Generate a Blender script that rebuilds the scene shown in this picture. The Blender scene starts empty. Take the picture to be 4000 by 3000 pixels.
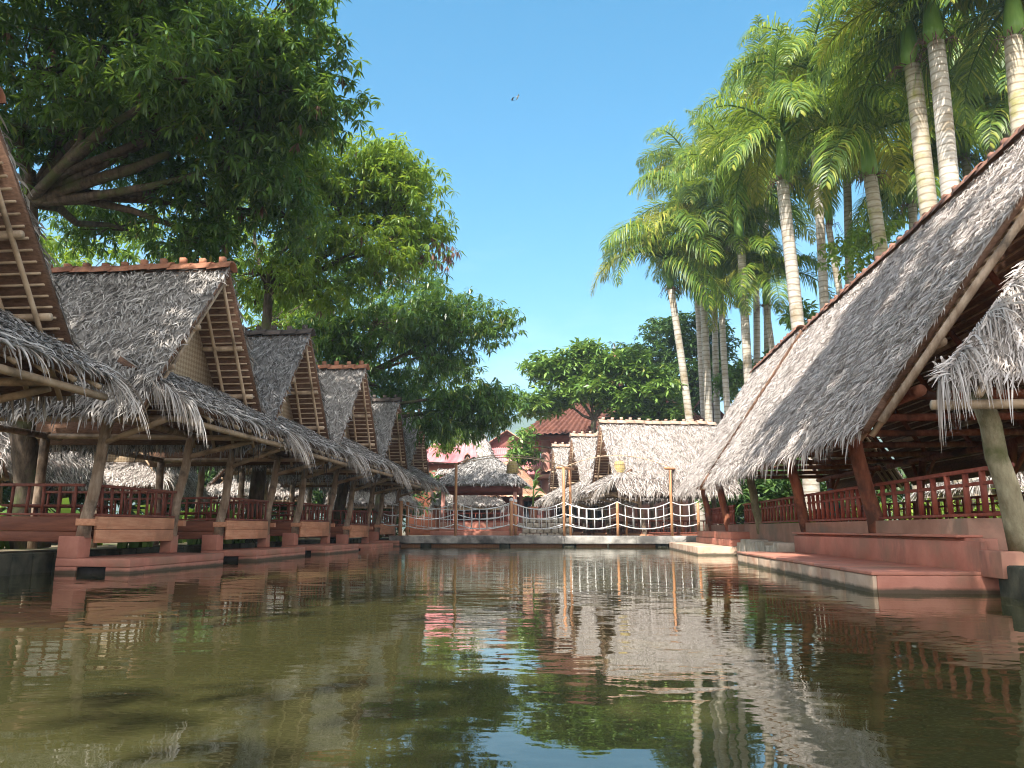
import bpy, math, random
import numpy as np
from mathutils import Vector, Matrix

# ------------------------------------------------------------------ camera, sky, sun, exposure
SC = bpy.context.scene
COL = SC.collection
R = math.radians
F_PX, HZ, CAM_H = 3000.0, 565.0, 0.75            # focal length and horizon in photo pixels, eye height above the water
PITCH = math.atan(HZ / F_PX)
YAW = math.atan(278 * math.cos(PITCH) / F_PX)
cam = bpy.data.cameras.new('camera')
cam.sensor_width = 36.0
cam.lens = 36.0 * F_PX / 4000.0
cam.clip_start = 0.05
cam.clip_end = 6000
camo = bpy.data.objects.new('camera', cam)
COL.objects.link(camo)
camo.location = (0, 0, CAM_H)
camo.rotation_euler = (math.pi / 2 + PITCH, 0, YAW)
SC.camera = camo

SUN_EL, SUN_AZ = R(50), R(200)                   # direction towards the sun: behind the camera and a little left
to_sun = Vector((math.sin(SUN_AZ) * math.cos(SUN_EL), math.cos(SUN_AZ) * math.cos(SUN_EL), math.sin(SUN_EL)))
sun = bpy.data.lights.new('sun', 'SUN')
sun.energy = 4.3
sun.angle = R(0.55)
sun.color = (1.0, 0.95, 0.86)
suno = bpy.data.objects.new('sun', sun)
COL.objects.link(suno)
suno.rotation_euler = to_sun.to_track_quat('Z', 'Y').to_euler()
W = bpy.data.worlds.new('World')
SC.world = W
W.use_nodes = True
wn = W.node_tree
wn.nodes.clear()
sky = wn.nodes.new('ShaderNodeTexSky')
sky.sky_type = 'NISHITA'
sky.sun_disc = False
sky.sun_elevation = SUN_EL
sky.sun_rotation = SUN_AZ
sky.air_density = 1.0
sky.dust_density = 1.6
sky.ozone_density = 1.6
hs = wn.nodes.new('ShaderNodeHueSaturation')
hs.inputs['Saturation'].default_value = 1.5
hs.inputs['Hue'].default_value = 0.478
bg = wn.nodes.new('ShaderNodeBackground')
bg.inputs['Strength'].default_value = 0.11
wo = wn.nodes.new('ShaderNodeOutputWorld')
wn.links.new(sky.outputs[0], hs.inputs['Color'])
# a few thin veils of cloud low in the sky
tcw = wn.nodes.new('ShaderNodeTexCoord')
mpw = wn.nodes.new('ShaderNodeMapping')
mpw.inputs['Scale'].default_value = (1, 1, 3.2)
nzw = wn.nodes.new('ShaderNodeTexNoise')
nzw.inputs['Scale'].default_value = 2.6
nzw.inputs['Detail'].default_value = 7
nzw.inputs['Roughness'].default_value = .55
rpw = wn.nodes.new('ShaderNodeValToRGB')
rpw.color_ramp.elements[0].position = .46
rpw.color_ramp.elements[1].position = .80
rpw.color_ramp.elements[1].color = (.55, .55, .55, 1)
mxw = wn.nodes.new('ShaderNodeMix')
mxw.data_type = 'RGBA'
mxw.inputs[7].default_value = (5.6, 6.6, 7.4, 1)
wn.links.new(tcw.outputs['Generated'], mpw.inputs['Vector'])
wn.links.new(mpw.outputs[0], nzw.inputs['Vector'])
wn.links.new(nzw.outputs['Fac'], rpw.inputs['Fac'])
sxw = wn.nodes.new('ShaderNodeSeparateXYZ')
lo = wn.nodes.new('ShaderNodeMapRange')
lo.inputs['From Min'].default_value = .46
lo.inputs['From Max'].default_value = .12
mlw = wn.nodes.new('ShaderNodeMath')
mlw.operation = 'MULTIPLY'
wn.links.new(tcw.outputs['Generated'], sxw.inputs[0])
wn.links.new(sxw.outputs['Z'], lo.inputs['Value'])
wn.links.new(rpw.outputs['Color'], mlw.inputs[0])
wn.links.new(lo.outputs[0], mlw.inputs[1])
wn.links.new(mlw.outputs[0], mxw.inputs[0])
wn.links.new(hs.outputs[0], mxw.inputs[6])
# bright cloud added out of view, behind and overhead, to lighten the shaded side
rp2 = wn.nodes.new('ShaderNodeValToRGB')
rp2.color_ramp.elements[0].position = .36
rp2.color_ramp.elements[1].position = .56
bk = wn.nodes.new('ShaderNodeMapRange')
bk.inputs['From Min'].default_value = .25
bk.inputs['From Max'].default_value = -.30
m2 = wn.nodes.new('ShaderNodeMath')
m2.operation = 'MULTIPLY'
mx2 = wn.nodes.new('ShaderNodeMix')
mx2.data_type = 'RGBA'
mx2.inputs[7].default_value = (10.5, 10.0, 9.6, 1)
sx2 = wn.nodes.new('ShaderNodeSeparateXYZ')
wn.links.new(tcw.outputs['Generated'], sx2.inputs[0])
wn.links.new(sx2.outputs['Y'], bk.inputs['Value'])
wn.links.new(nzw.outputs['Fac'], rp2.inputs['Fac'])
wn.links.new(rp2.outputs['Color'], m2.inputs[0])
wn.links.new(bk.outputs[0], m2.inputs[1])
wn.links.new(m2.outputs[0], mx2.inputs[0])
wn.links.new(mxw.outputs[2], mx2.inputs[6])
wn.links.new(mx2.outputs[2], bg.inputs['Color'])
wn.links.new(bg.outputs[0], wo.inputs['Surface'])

SC.view_settings.view_transform = 'Standard'
SC.view_settings.look = 'None'
SC.view_settings.gamma = 1.0
SC.view_settings.exposure = 1.36
SC.render.engine = 'CYCLES'
CY = SC.cycles
CY.use_denoising = True
CY.filter_width = 1.05
CY.max_bounces = 8
CY.diffuse_bounces = 4
CY.glossy_bounces = 3
CY.transmission_bounces = 4
CY.transparent_max_bounces = 8
CY.volume_bounces = 0
CY.caustics_reflective = False
CY.caustics_refractive = False
CY.sample_clamp_indirect = 6

_f = Vector((-math.sin(YAW) * math.cos(PITCH), math.cos(YAW) * math.cos(PITCH), math.sin(PITCH)))
_r = Vector((math.cos(YAW), math.sin(YAW), 0))
_u = _r.cross(_f)


def at(px, py, Y):
    """world point seen at photo pixel (px, py) that stands Y metres down the pond"""
    d = _f + (px - 2000) / F_PX * _r - (py - 1500) / F_PX * _u
    return Vector((0, 0, CAM_H)) + d * (Y / d.y)


rng = np.random.default_rng(7)
random.seed(7)


# ------------------------------------------------------------------ materials
def new_mat(name):
    m = bpy.data.materials.new(name)
    m.use_nodes = True
    nt = m.node_tree
    return m, nt, nt.nodes['Principled BSDF'], nt.nodes['Material Output']


def ramp(nt, fac, stops):
    r = nt.nodes.new('ShaderNodeValToRGB')
    el = r.color_ramp.elements
    while len(el) < len(stops):
        el.new(0.5)
    for e, (p, c) in zip(el, stops):
        e.position = p
        e.color = (*c, 1)
    nt.links.new(fac, r.inputs['Fac'])
    return r.outputs['Color']


def noise(nt, scale, detail=4, stretch=(1, 1, 1), coord='Object', rough=0.6):
    tc = nt.nodes.new('ShaderNodeTexCoord')
    mp = nt.nodes.new('ShaderNodeMapping')
    mp.inputs['Scale'].default_value = stretch
    n = nt.nodes.new('ShaderNodeTexNoise')
    n.inputs['Scale'].default_value = scale
    n.inputs['Detail'].default_value = detail
    n.inputs['Roughness'].default_value = rough
    nt.links.new(tc.outputs[coord], mp.inputs['Vector'])
    nt.links.new(mp.outputs[0], n.inputs['Vector'])
    return n.outputs['Fac']


def mixc(nt, a, b, fac, mode='MIX'):
    x = nt.nodes.new('ShaderNodeMix')
    x.data_type = 'RGBA'
    x.blend_type = mode
    if isinstance(fac, (int, float)):
        x.inputs['Factor'].default_value = fac
    else:
        nt.links.new(fac, x.inputs['Factor'])
    for s, v in ((6, a), (7, b)):
        if isinstance(v, tuple):
            x.inputs[s].default_value = (*v, 1)
        else:
            nt.links.new(v, x.inputs[s])
    return x.outputs[2]


def surf(name, c1, c2, scale=6, stretch=(1, 1, 1), rough=0.75, bump=0.3, fine=40, island=0.0, c3=None, spec=0.3):
    """two-tone noisy surface; c3 adds blotchy stains; island varies it piece by piece"""
    m, nt, p, out = new_mat(name)
    col = ramp(nt, noise(nt, scale, 5, stretch), [(0.34, c1), (0.66, c2)])
    if c3:
        sp = ramp(nt, noise(nt, scale * 0.37, 6, (1, 1, 1)), [(0.5, (0, 0, 0)), (0.64, (1, 1, 1))])
        col = mixc(nt, col, c3, sp)
    if island:
        g = nt.nodes.new('ShaderNodeNewGeometry')
        v = ramp(nt, g.outputs['Random Per Island'], [(0, (1 - island,) * 3), (1, (1 + island * 0.0,) * 3)])
        col = mixc(nt, col, v, 1.0, 'MULTIPLY')
    nt.links.new(col, p.inputs['Base Color'])
    p.inputs['Roughness'].default_value = rough
    p.inputs['Specular IOR Level'].default_value = spec
    b = nt.nodes.new('ShaderNodeBump')
    b.inputs['Strength'].default_value = bump
    b.inputs['Distance'].default_value = 0.02
    nt.links.new(noise(nt, fine, 4, stretch), b.inputs['Height'])
    nt.links.new(b.outputs[0], p.inputs['Normal'])
    return m


def island_mat(name, stops, rough=0.8, spec=0.25, transl=0.0, tcol=None, bump=0):
    """each loose blade or leaf takes its own tone"""
    m, nt, p, out = new_mat(name)
    g = nt.nodes.new('ShaderNodeNewGeometry')
    col = ramp(nt, g.outputs['Random Per Island'], stops)
    nt.links.new(col, p.inputs['Base Color'])
    p.inputs['Roughness'].default_value = rough
    p.inputs['Specular IOR Level'].default_value = spec
    if transl:
        t = nt.nodes.new('ShaderNodeBsdfTranslucent')
        nt.links.new(mixc(nt, col, tcol, 0.6), t.inputs['Color'])
        mx = nt.nodes.new('ShaderNodeMixShader')
        mx.inputs[0].default_value = transl
        nt.links.new(p.outputs[0], mx.inputs[1])
        nt.links.new(t.outputs[0], mx.inputs[2])
        nt.links.new(mx.outputs[0], out.inputs['Surface'])
    return m


M = {}
M['thatch'] = island_mat('grey_thatch', [(0, (.12, .105, .095)), (.3, (.27, .245, .225)), (.7, (.40, .37, .345)), (1, (.60, .56, .53))], .8)
M['thatch_pale'] = island_mat('pale_thatch', [(0, (.12, .095, .085)), (.3, (.28, .24, .215)), (.6, (.44, .395, .365)), (1, (.62, .57, .54))], .75)
M['thatch_mid'] = island_mat('grey_brown_thatch', [(0, (.22, .18, .155)), (.35, (.44, .39, .36)), (1, (.68, .62, .585))], .8)
M['thatch_dark'] = island_mat('dark_grey_thatch', [(0, (.09, .08, .075)), (.4, (.22, .205, .195)), (1, (.46, .44, .43))], .8)
M['clay_brown'] = surf('brown_ridge_tile', (.20, .10, .07), (.34, .18, .13), 3, (1, 1, 1), .85, .4, 18, island=.3)
M['fringe'] = island_mat('thatch_fringe', [(0, (.20, .16, .13)), (.5, (.42, .38, .35)), (1, (.62, .58, .55))], .7)
M['thatch_under'] = surf('thatch_underside', (.13, .07, .045), (.25, .14, .09), 9, (1, 1, 5), .9, .6, 30)
M['bamboo'] = surf('bamboo', (.45, .31, .20), (.60, .45, .31), 5, (1, 1, 1), .5, .15, 20, c3=(.24, .17, .11))
M['log'] = surf('weathered_log', (.27, .18, .12), (.52, .40, .30), 4, (3, 3, .7), .85, .7, 18, c3=(.13, .10, .075))
M['log_red'] = surf('red_brown_log', (.22, .07, .04), (.40, .16, .09), 4, (3, 3, .7), .7, .6, 18, c3=(.10, .045, .03))
M['log_moss'] = surf('mossy_log', (.21, .17, .10), (.40, .35, .23), 4, (2, 2, .8), .9, .8, 18, c3=(.12, .12, .05))
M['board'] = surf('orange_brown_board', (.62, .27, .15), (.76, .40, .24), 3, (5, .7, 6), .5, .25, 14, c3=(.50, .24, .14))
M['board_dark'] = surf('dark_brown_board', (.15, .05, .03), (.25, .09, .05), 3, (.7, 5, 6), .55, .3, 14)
M['rail'] = surf('dark_red_rail', (.17, .05, .035), (.27, .085, .055), 4, (2, 2, 1), .5, .2, 20)
M['rail_red'] = surf('red_rail', (.22, .05, .035), (.34, .095, .06), 4, (2, 2, 1), .5, .2, 20)
M['plinth'] = surf('terracotta_render', (.42, .16, .11), (.54, .235, .17), 2.2, (1, 1, 1), .6, .15, 30, c3=(.36, .19, .13))
M['plinth_side'] = surf('grey_brown_render', (.36, .19, .135), (.46, .26, .19), 2.5, (1, 1, 1), .75, .2, 30, c3=(.27, .19, .14))
M['step_stone'] = surf('pale_step', (.44, .30, .21), (.60, .46, .35), 2.0, (1, 1, 1), .7, .25, 28, c3=(.40, .22, .15))


def waterline(mat, top=.04):
    """a damp green-black band of algae just above the water"""
    nt = mat.node_tree
    p = nt.nodes['Principled BSDF']
    src = p.inputs['Base Color'].links[0].from_socket
    tc = nt.nodes.new('ShaderNodeTexCoord')
    sx = nt.nodes.new('ShaderNodeSeparateXYZ')
    nt.links.new(tc.outputs['Object'], sx.inputs[0])
    ad = nt.nodes.new('ShaderNodeMath')
    ad.operation = 'MULTIPLY_ADD'
    nt.links.new(noise(nt, 3.5, 6), ad.inputs[0])
    ad.inputs[1].default_value = -.07
    nt.links.new(sx.outputs['Z'], ad.inputs[2])
    f = ramp(nt, ad.outputs[0], [(0, (.9, .9, .9)), (1, (0, 0, 0))])
    r = nt.nodes[-1]
    r.color_ramp.elements[0].position = 0
    r.color_ramp.elements[1].position = top
    col = mixc(nt, src, (.055, .05, .03), f)
    # streaks of dirt and scuffed paint
    d = ramp(nt, noise(nt, 1.3, 8, (1, 1, .35), rough=.7), [(.56, (0, 0, 0)), (.72, (.55, .55, .55))])
    nt.links.new(mixc(nt, col, (.16, .10, .075), d), p.inputs['Base Color'])


waterline(M['plinth'])
waterline(M['step_stone'])
M['dark'] = surf('dark_opening', (.012, .010, .010), (.022, .018, .016), 5)
M['concrete'] = surf('stained_concrete', (.17, .16, .15), (.52, .49, .45), 1.6, (1, 1, 1.3), .85, .5, 20, c3=(.09, .085, .08))
M['moss_stone'] = surf('mossy_stone', (.03, .035, .025), (.09, .085, .06), 3, (1, 1, 1), .9, 1.0, 9)
M['stone'] = surf('pale_stone', (.34, .28, .21), (.58, .52, .44), 3, (1, 1, 1), .85, .8, 9)
M['orange_wood'] = surf('orange_wood', (.46, .21, .10), (.60, .32, .17), 3, (4, 4, .6), .5, .2, 20)
M['white'] = surf('white_rope', (.68, .67, .66), (.82, .81, .80), 20, (1, 1, 1), .7, .3, 60)
M['clay'] = surf('clay_ridge_tile', (.34, .13, .075), (.52, .24, .14), 3, (1, 1, 1), .8, .4, 18, c3=(.16, .09, .07), island=.35)
M['clay_dark'] = surf('blackened_ridge_tile', (.06, .05, .045), (.16, .125, .11), 3, (1, 1, 1), .85, .4, 18, island=.35)
M['clay_pale'] = surf('sunbleached_ridge_tile', (.48, .30, .22), (.62, .44, .34), 3, (1, 1, 1), .85, .4, 18, island=.3)
M['tile_brown'] = surf('brown_roof_tile', (.11, .04, .03), (.21, .085, .06), 2, (1, 1, 1), .7, .3, 12)
M['tile_orange'] = surf('orange_roof_tile', (.42, .20, .12), (.60, .38, .28), 2.5, (1, 1, 1), .8, .3, 12)
M['red_metal'] = surf('faded_red_sheet', (.40, .11, .12), (.56, .26, .27), .8, (1, 1, 1), .5, .1, 12)
M['red_wall'] = surf('dark_pink_wall', (.22, .075, .065), (.30, .11, .095), 2)
M['pillar'] = surf('pink_brown_render', (.42, .20, .16), (.52, .27, .22), 2)
M['glass'] = surf('dark_window', (.02, .025, .035), (.035, .04, .05), 2, rough=.15)
M['bark'] = surf('mango_bark', (.06, .045, .035), (.16, .12, .09), 5, (2, 2, .7), .95, 1.0, 12, c3=(.10, .11, .05))
M['palm_bark'] = surf('pale_palm_trunk', (.36, .32, .27), (.56, .51, .45), 2.2, (1, 1, 4), .8, .5, 8, c3=(.30, .24, .16))
M['palm_bark_moss'] = surf('mossy_palm_trunk', (.34, .28, .20), (.50, .45, .36), 2.2, (1, 1, 3), .85, .6, 8, c3=(.26, .25, .05))
for _k in ('palm_bark', 'palm_bark_moss'):                # ring scars up the trunks
    _nt = M[_k].node_tree
    _p = _nt.nodes['Principled BSDF']
    _src = _p.inputs['Base Color'].links[0].from_socket
    _tc = _nt.nodes.new('ShaderNodeTexCoord')
    _w = _nt.nodes.new('ShaderNodeTexWave')
    _w.bands_direction = 'Z'
    _w.inputs['Scale'].default_value = 1.1
    _w.inputs['Distortion'].default_value = 2.5
    _w.inputs['Detail'].default_value = 3
    _nt.links.new(_tc.outputs['Object'], _w.inputs['Vector'])
    _c = ramp(_nt, _w.outputs['Fac'], [(.0, (.62, .58, .52)), (.22, (1, 1, 1))])
    _nt.links.new(mixc(_nt, _src, _c, 1.0, 'MULTIPLY'), _p.inputs['Base Color'])
M['crownshaft'] = surf('green_crownshaft', (.12, .25, .04), (.20, .33, .07), 1.5, (3, 3, .5), .35, .1, 10)
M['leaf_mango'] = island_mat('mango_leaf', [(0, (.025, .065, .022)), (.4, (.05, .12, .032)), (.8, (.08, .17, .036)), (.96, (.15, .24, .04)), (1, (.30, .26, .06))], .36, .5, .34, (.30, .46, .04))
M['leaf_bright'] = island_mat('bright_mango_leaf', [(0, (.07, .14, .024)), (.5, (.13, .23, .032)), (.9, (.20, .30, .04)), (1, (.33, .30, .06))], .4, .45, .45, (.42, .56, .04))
M['leaf_broad'] = island_mat('broad_leaf', [(0, (.07, .15, .035)), (.5, (.15, .27, .055)), (.95, (.25, .37, .08)), (1, (.32, .32, .08))], .4, .45, .3, (.26, .40, .04))
M['leaf_dark'] = island_mat('dark_broad_leaf', [(0, (.04, .085, .028)), (.5, (.07, .14, .038)), (1, (.12, .20, .05))], .45, .4, .25, (.14, .26, .03))
M['leaf_dead'] = island_mat('dry_leaf', [(0, (.12, .06, .05)), (1, (.26, .16, .12))], .7, .3, .2, (.3, .15, .08))
M['frond'] = island_mat('palm_leaflet', [(0, (.035, .085, .018)), (.45, (.10, .19, .028)), (.8, (.23, .31, .036)), (1, (.42, .40, .06))], .42, .35, .38, (.34, .44, .03))
M['frond_yellow'] = island_mat('yellowing_palm_leaflet', [(0, (.16, .20, .03)), (.5, (.32, .34, .045)), (1, (.50, .46, .09))], .4, .4, .35, (.5, .5, .05))
M['rachis'] = surf('palm_rachis', (.14, .22, .05), (.24, .30, .08), 3)
M['blade'] = island_mat('grassy_blade', [(0, (.09, .18, .03)), (.5, (.18, .30, .045)), (1, (.32, .40, .08))], .4, .4, .35, (.42, .55, .05))
M['terracotta'] = surf('terracotta_pot', (.48, .17, .09), (.58, .25, .15), 4)
M['basket'] = surf('woven_basket', (.30, .24, .08), (.50, .42, .17), 30, (1, 1, 1), .8, .8, 60)
M['skin'] = surf('skin', (.33, .19, .12), (.38, .22, .15), 8, bump=.05)
M['teal_cloth'] = surf('teal_cloth', (.02, .25, .24), (.04, .33, .32), 8)
M['blue_cloth'] = surf('blue_cap_cloth', (.18, .42, .62), (.28, .52, .70), 8)
M['green_plastic'] = surf('green_plastic', (.02, .48, .10), (.03, .55, .13), 3, rough=.35, bump=.03)
M['koi'] = surf('orange_koi', (.62, .16, .04), (.72, .26, .09), 12, rough=.3, bump=.1)
M['bird'] = surf('dark_plumage', (.02, .02, .03), (.04, .04, .05), 5)
M['bird_pale'] = surf('pale_plumage', (.5, .5, .52), (.7, .7, .72), 5)


def weave_mat():
    m, nt, p, out = new_mat('woven_bamboo')
    tc = nt.nodes.new('ShaderNodeTexCoord')
    mp = nt.nodes.new('ShaderNodeMapping')
    mp.inputs['Rotation'].default_value = (R(45), 0, 0)
    ck = nt.nodes.new('ShaderNodeTexChecker')
    ck.inputs['Scale'].default_value = 14
    ck.inputs['Color1'].default_value = (.52, .40, .26, 1)
    ck.inputs['Color2'].default_value = (.36, .25, .15, 1)
    nt.links.new(tc.outputs['Object'], mp.inputs['Vector'])
    nt.links.new(mp.outputs[0], ck.inputs['Vector'])
    nt.links.new(ck.outputs['Color'], p.inputs['Base Color'])
    p.inputs['Roughness'].default_value = .6
    b = nt.nodes.new('ShaderNodeBump')
    b.inputs['Strength'].default_value = .6
    b.inputs['Distance'].default_value = .02
    nt.links.new(ck.outputs['Fac'], b.inputs['Height'])
    nt.links.new(b.outputs[0], p.inputs['Normal'])
    return m


M['weave'] = weave_mat()


def water_mat():
    m, nt, p, out = new_mat('murky_pond_water')
    nt.nodes.remove(p)
    # silt in the water: olive, a little uneven
    d = nt.nodes.new('ShaderNodeBsdfDiffuse')
    nt.links.new(ramp(nt, noise(nt, .35, 3), [(.3, (.048, .048, .017)), (.7, (.085, .082, .030))]), d.inputs['Color'])
    t = nt.nodes.new('ShaderNodeBsdfTransparent')
    t.inputs['Color'].default_value = (.75, .68, .42, 1)
    body = nt.nodes.new('ShaderNodeMixShader')
    body.inputs[0].default_value = .25
    nt.links.new(d.outputs[0], body.inputs[1])
    nt.links.new(t.outputs[0], body.inputs[2])
    g = nt.nodes.new('ShaderNodeBsdfGlossy')
    g.inputs['Roughness'].default_value = .02
    g.inputs['Color'].default_value = (.97, .97, .95, 1)
    tc = nt.nodes.new('ShaderNodeTexCoord')
    hs_ = []
    for sc, st, amt in ((2.2, (.55, 1.0, 1), 1.0), (7.0, (.6, 1.0, 1), .22), (.5, (1, 1, 1), 1.3)):
        hs_.append((noise(nt, sc, 2, st, rough=.5), amt))
    tot = None
    for h, a in hs_:
        k = nt.nodes.new('ShaderNodeMath')
        k.operation = 'MULTIPLY_ADD'
        nt.links.new(h, k.inputs[0])
        k.inputs[1].default_value = a
        if tot is None:
            k.inputs[2].default_value = 0
        else:
            nt.links.new(tot, k.inputs[2])
        tot = k.outputs[0]
    b = nt.nodes.new('ShaderNodeBump')
    b.inputs['Strength'].default_value = 1.0
    b.inputs['Distance'].default_value = .0062
    nt.links.new(tot, b.inputs['Height'])
    nt.links.new(b.outputs[0], g.inputs['Normal'])
    fr = nt.nodes.new('ShaderNodeFresnel')
    fr.inputs['IOR'].default_value = 1.6
    nt.links.new(b.outputs[0], fr.inputs['Normal'])
    mx = nt.nodes.new('ShaderNodeMixShader')
    nt.links.new(fr.outputs[0], mx.inputs[0])
    nt.links.new(body.outputs[0], mx.inputs[1])
    nt.links.new(g.outputs[0], mx.inputs[2])
    nt.links.new(mx.outputs[0], out.inputs['Surface'])
    return m


M['water'] = water_mat()
M['mud'] = surf('pond_mud', (.10, .085, .03), (.17, .14, .05), 1)
M['earth'] = surf('brown_earth', (.10, .085, .055), (.26, .21, .14), .8, (1, 1, 1), .95, .6, 6, c3=(.05, .08, .025))  # brown soil with green blotches, the same over both banks
M['hill'] = surf('forest_hill', (.025, .055, .02), (.06, .10, .035), .02, (1, 1, 1), .95, .3, .1)


# ------------------------------------------------------------------ mesh building
class MB:
    def __init__(s):
        s.v, s.li, s.sz, s.n = [], [], [], 0

    def raw(s, v, faces):
        v = np.asarray(v, float).reshape(-1, 3)
        s.v.append(v)
        for f in faces:
            s.li.append(np.asarray(f, np.int64) + s.n)
            s.sz.append(np.array([len(f)]))
        s.n += len(v)
        return s

    def quads(s, q):                              # (N,4,3) loose quads
        q = np.asarray(q, float)
        k = len(q)
        s.v.append(q.reshape(-1, 3))
        s.li.append(np.arange(4 * k) + s.n)
        s.sz.append(np.full(k, 4))
        s.n += 4 * k
        return s

    def strips(s, a, b):                          # (N,K,3) left and right rails of N ribbons
        N, K, _ = a.shape
        v = np.stack([a, b], 2).reshape(-1, 3)
        base = (np.arange(N) * 2 * K)[:, None] + (np.arange(K - 1) * 2)[None]
        f = np.stack([base, base + 1, base + 3, base + 2], -1).reshape(-1)
        s.v.append(v)
        s.li.append(f + s.n)
        s.sz.append(np.full(N * (K - 1), 4))
        s.n += len(v)
        return s

    def box(s, x0, x1, y0, y1, z0, z1):
        v = [(x, y, z) for z in (z0, z1) for y in (y0, y1) for x in (x0, x1)]
        return s.raw(v, [(0, 2, 3, 1), (4, 5, 7, 6), (0, 1, 5, 4), (2, 6, 7, 3), (0, 4, 6, 2), (1, 3, 7, 5)])

    def beam(s, a, b, w, h, up=(0, 0, 1)):
        a, b = Vector(a), Vector(b)
        d = (b - a).normalized()
        x = d.cross(Vector(up))
        if x.length < 1e-4:
            x = d.cross(Vector((1, 0, 0)))
        x.normalize()
        y = x.cross(d)
        v = [p + x * (i * w / 2) + y * (j * h / 2) for p in (a, b) for j in (-1, 1) for i in (-1, 1)]
        return s.raw([tuple(q) for q in v], [(0, 1, 3, 2), (4, 6, 7, 5), (0, 4, 5, 1), (2, 3, 7, 6), (0, 2, 6, 4), (1, 5, 7, 3)])

    def tube(s, pts, rad, n=8, cap=True):
        pts = [Vector(p) for p in pts]
        if isinstance(rad, (int, float)):
            rad = [rad] * len(pts)
        V = []
        ref = None
        for i, p in enumerate(pts):
            d = (pts[min(i + 1, len(pts) - 1)] - pts[max(i - 1, 0)]).normalized()
            if ref is None:
                ref = d.orthogonal().normalized()
            x = (ref - d * ref.dot(d)).normalized()
            ref = x
            y = d.cross(x)
            for k in range(n):
                a = 2 * math.pi * k / n
                V.append(tuple(p + (x * math.cos(a) + y * math.sin(a)) * rad[i]))
        Fc = []
        for i in range(len(pts) - 1):
            for k in range(n):
                a, b = i * n + k, i * n + (k + 1) % n
                Fc.append((a, b, b + n, a + n))
        if cap:
            Fc.append(tuple(range(n))[::-1])
            Fc.append(tuple(range((len(pts) - 1) * n, len(pts) * n)))
        return s.raw(V, Fc)

    def lathe(s, prof, c=(0, 0, 0), n=12):
        V = [(c[0] + r * math.cos(2 * math.pi * k / n), c[1] + r * math.sin(2 * math.pi * k / n), c[2] + z) for r, z in prof for k in range(n)]
        Fc = []
        for i in range(len(prof) - 1):
            for k in range(n):
                a, b = i * n + k, i * n + (k + 1) % n
                Fc.append((a, b, b + n, a + n))
        return s.raw(V, Fc)

    def build(s, name, mat, parent=None, smooth=False, bevel=0.0):
        me = bpy.data.meshes.new(name)
        v = np.concatenate(s.v).astype(np.float32)
        li = np.concatenate(s.li).astype(np.int32)
        sz = np.concatenate(s.sz).astype(np.int32)
        me.vertices.add(len(v))
        me.vertices.foreach_set('co', v.ravel())
        me.loops.add(len(li))
        me.loops.foreach_set('vertex_index', li)
        me.polygons.add(len(sz))
        st = np.concatenate([[0], np.cumsum(sz)[:-1]]).astype(np.int32)
        me.polygons.foreach_set('loop_start', st)
        if smooth:
            me.polygons.foreach_set('use_smooth', np.ones(len(sz), bool))
        me.update(calc_edges=True)
        me.validate()
        me.materials.append(M[mat] if isinstance(mat, str) else mat)
        o = bpy.data.objects.new(name, me)
        COL.objects.link(o)
        if parent:
            o.parent = parent
        if bevel:
            b = o.modifiers.new('bevel', 'BEVEL')
            b.width = bevel
            b.segments = 2
            b.limit_method = 'ANGLE'
        return o


def tag(o, label=None, cat=None, group=None, kind=None):
    for k, v in (('label', label), ('category', cat), ('group', group), ('kind', kind)):
        if v:
            o[k] = v
    return o


def thing(name, label, cat, loc=(0, 0, 0), rz=0.0, group=None):
    o = bpy.data.objects.new(name, None)
    COL.objects.link(o)
    o.empty_display_size = .3
    o.location = loc
    o.rotation_euler = (0, 0, rz)
    return tag(o, label, cat, group)


def copy_tree(o, parent=None):
    c = o.copy()
    COL.objects.link(c)
    if parent:
        c.parent = parent
    for ch in o.children:
        copy_tree(ch, c)
    return c


def recolour(root, part, mat):
    for ch in root.children:
        if ch.name.split('.')[0] == part:
            ch.material_slots[0].link = 'OBJECT'
            ch.material_slots[0].material = M[mat]


def nrm(a):
    return a / np.maximum(np.linalg.norm(a, axis=-1, keepdims=True), 1e-9)


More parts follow.
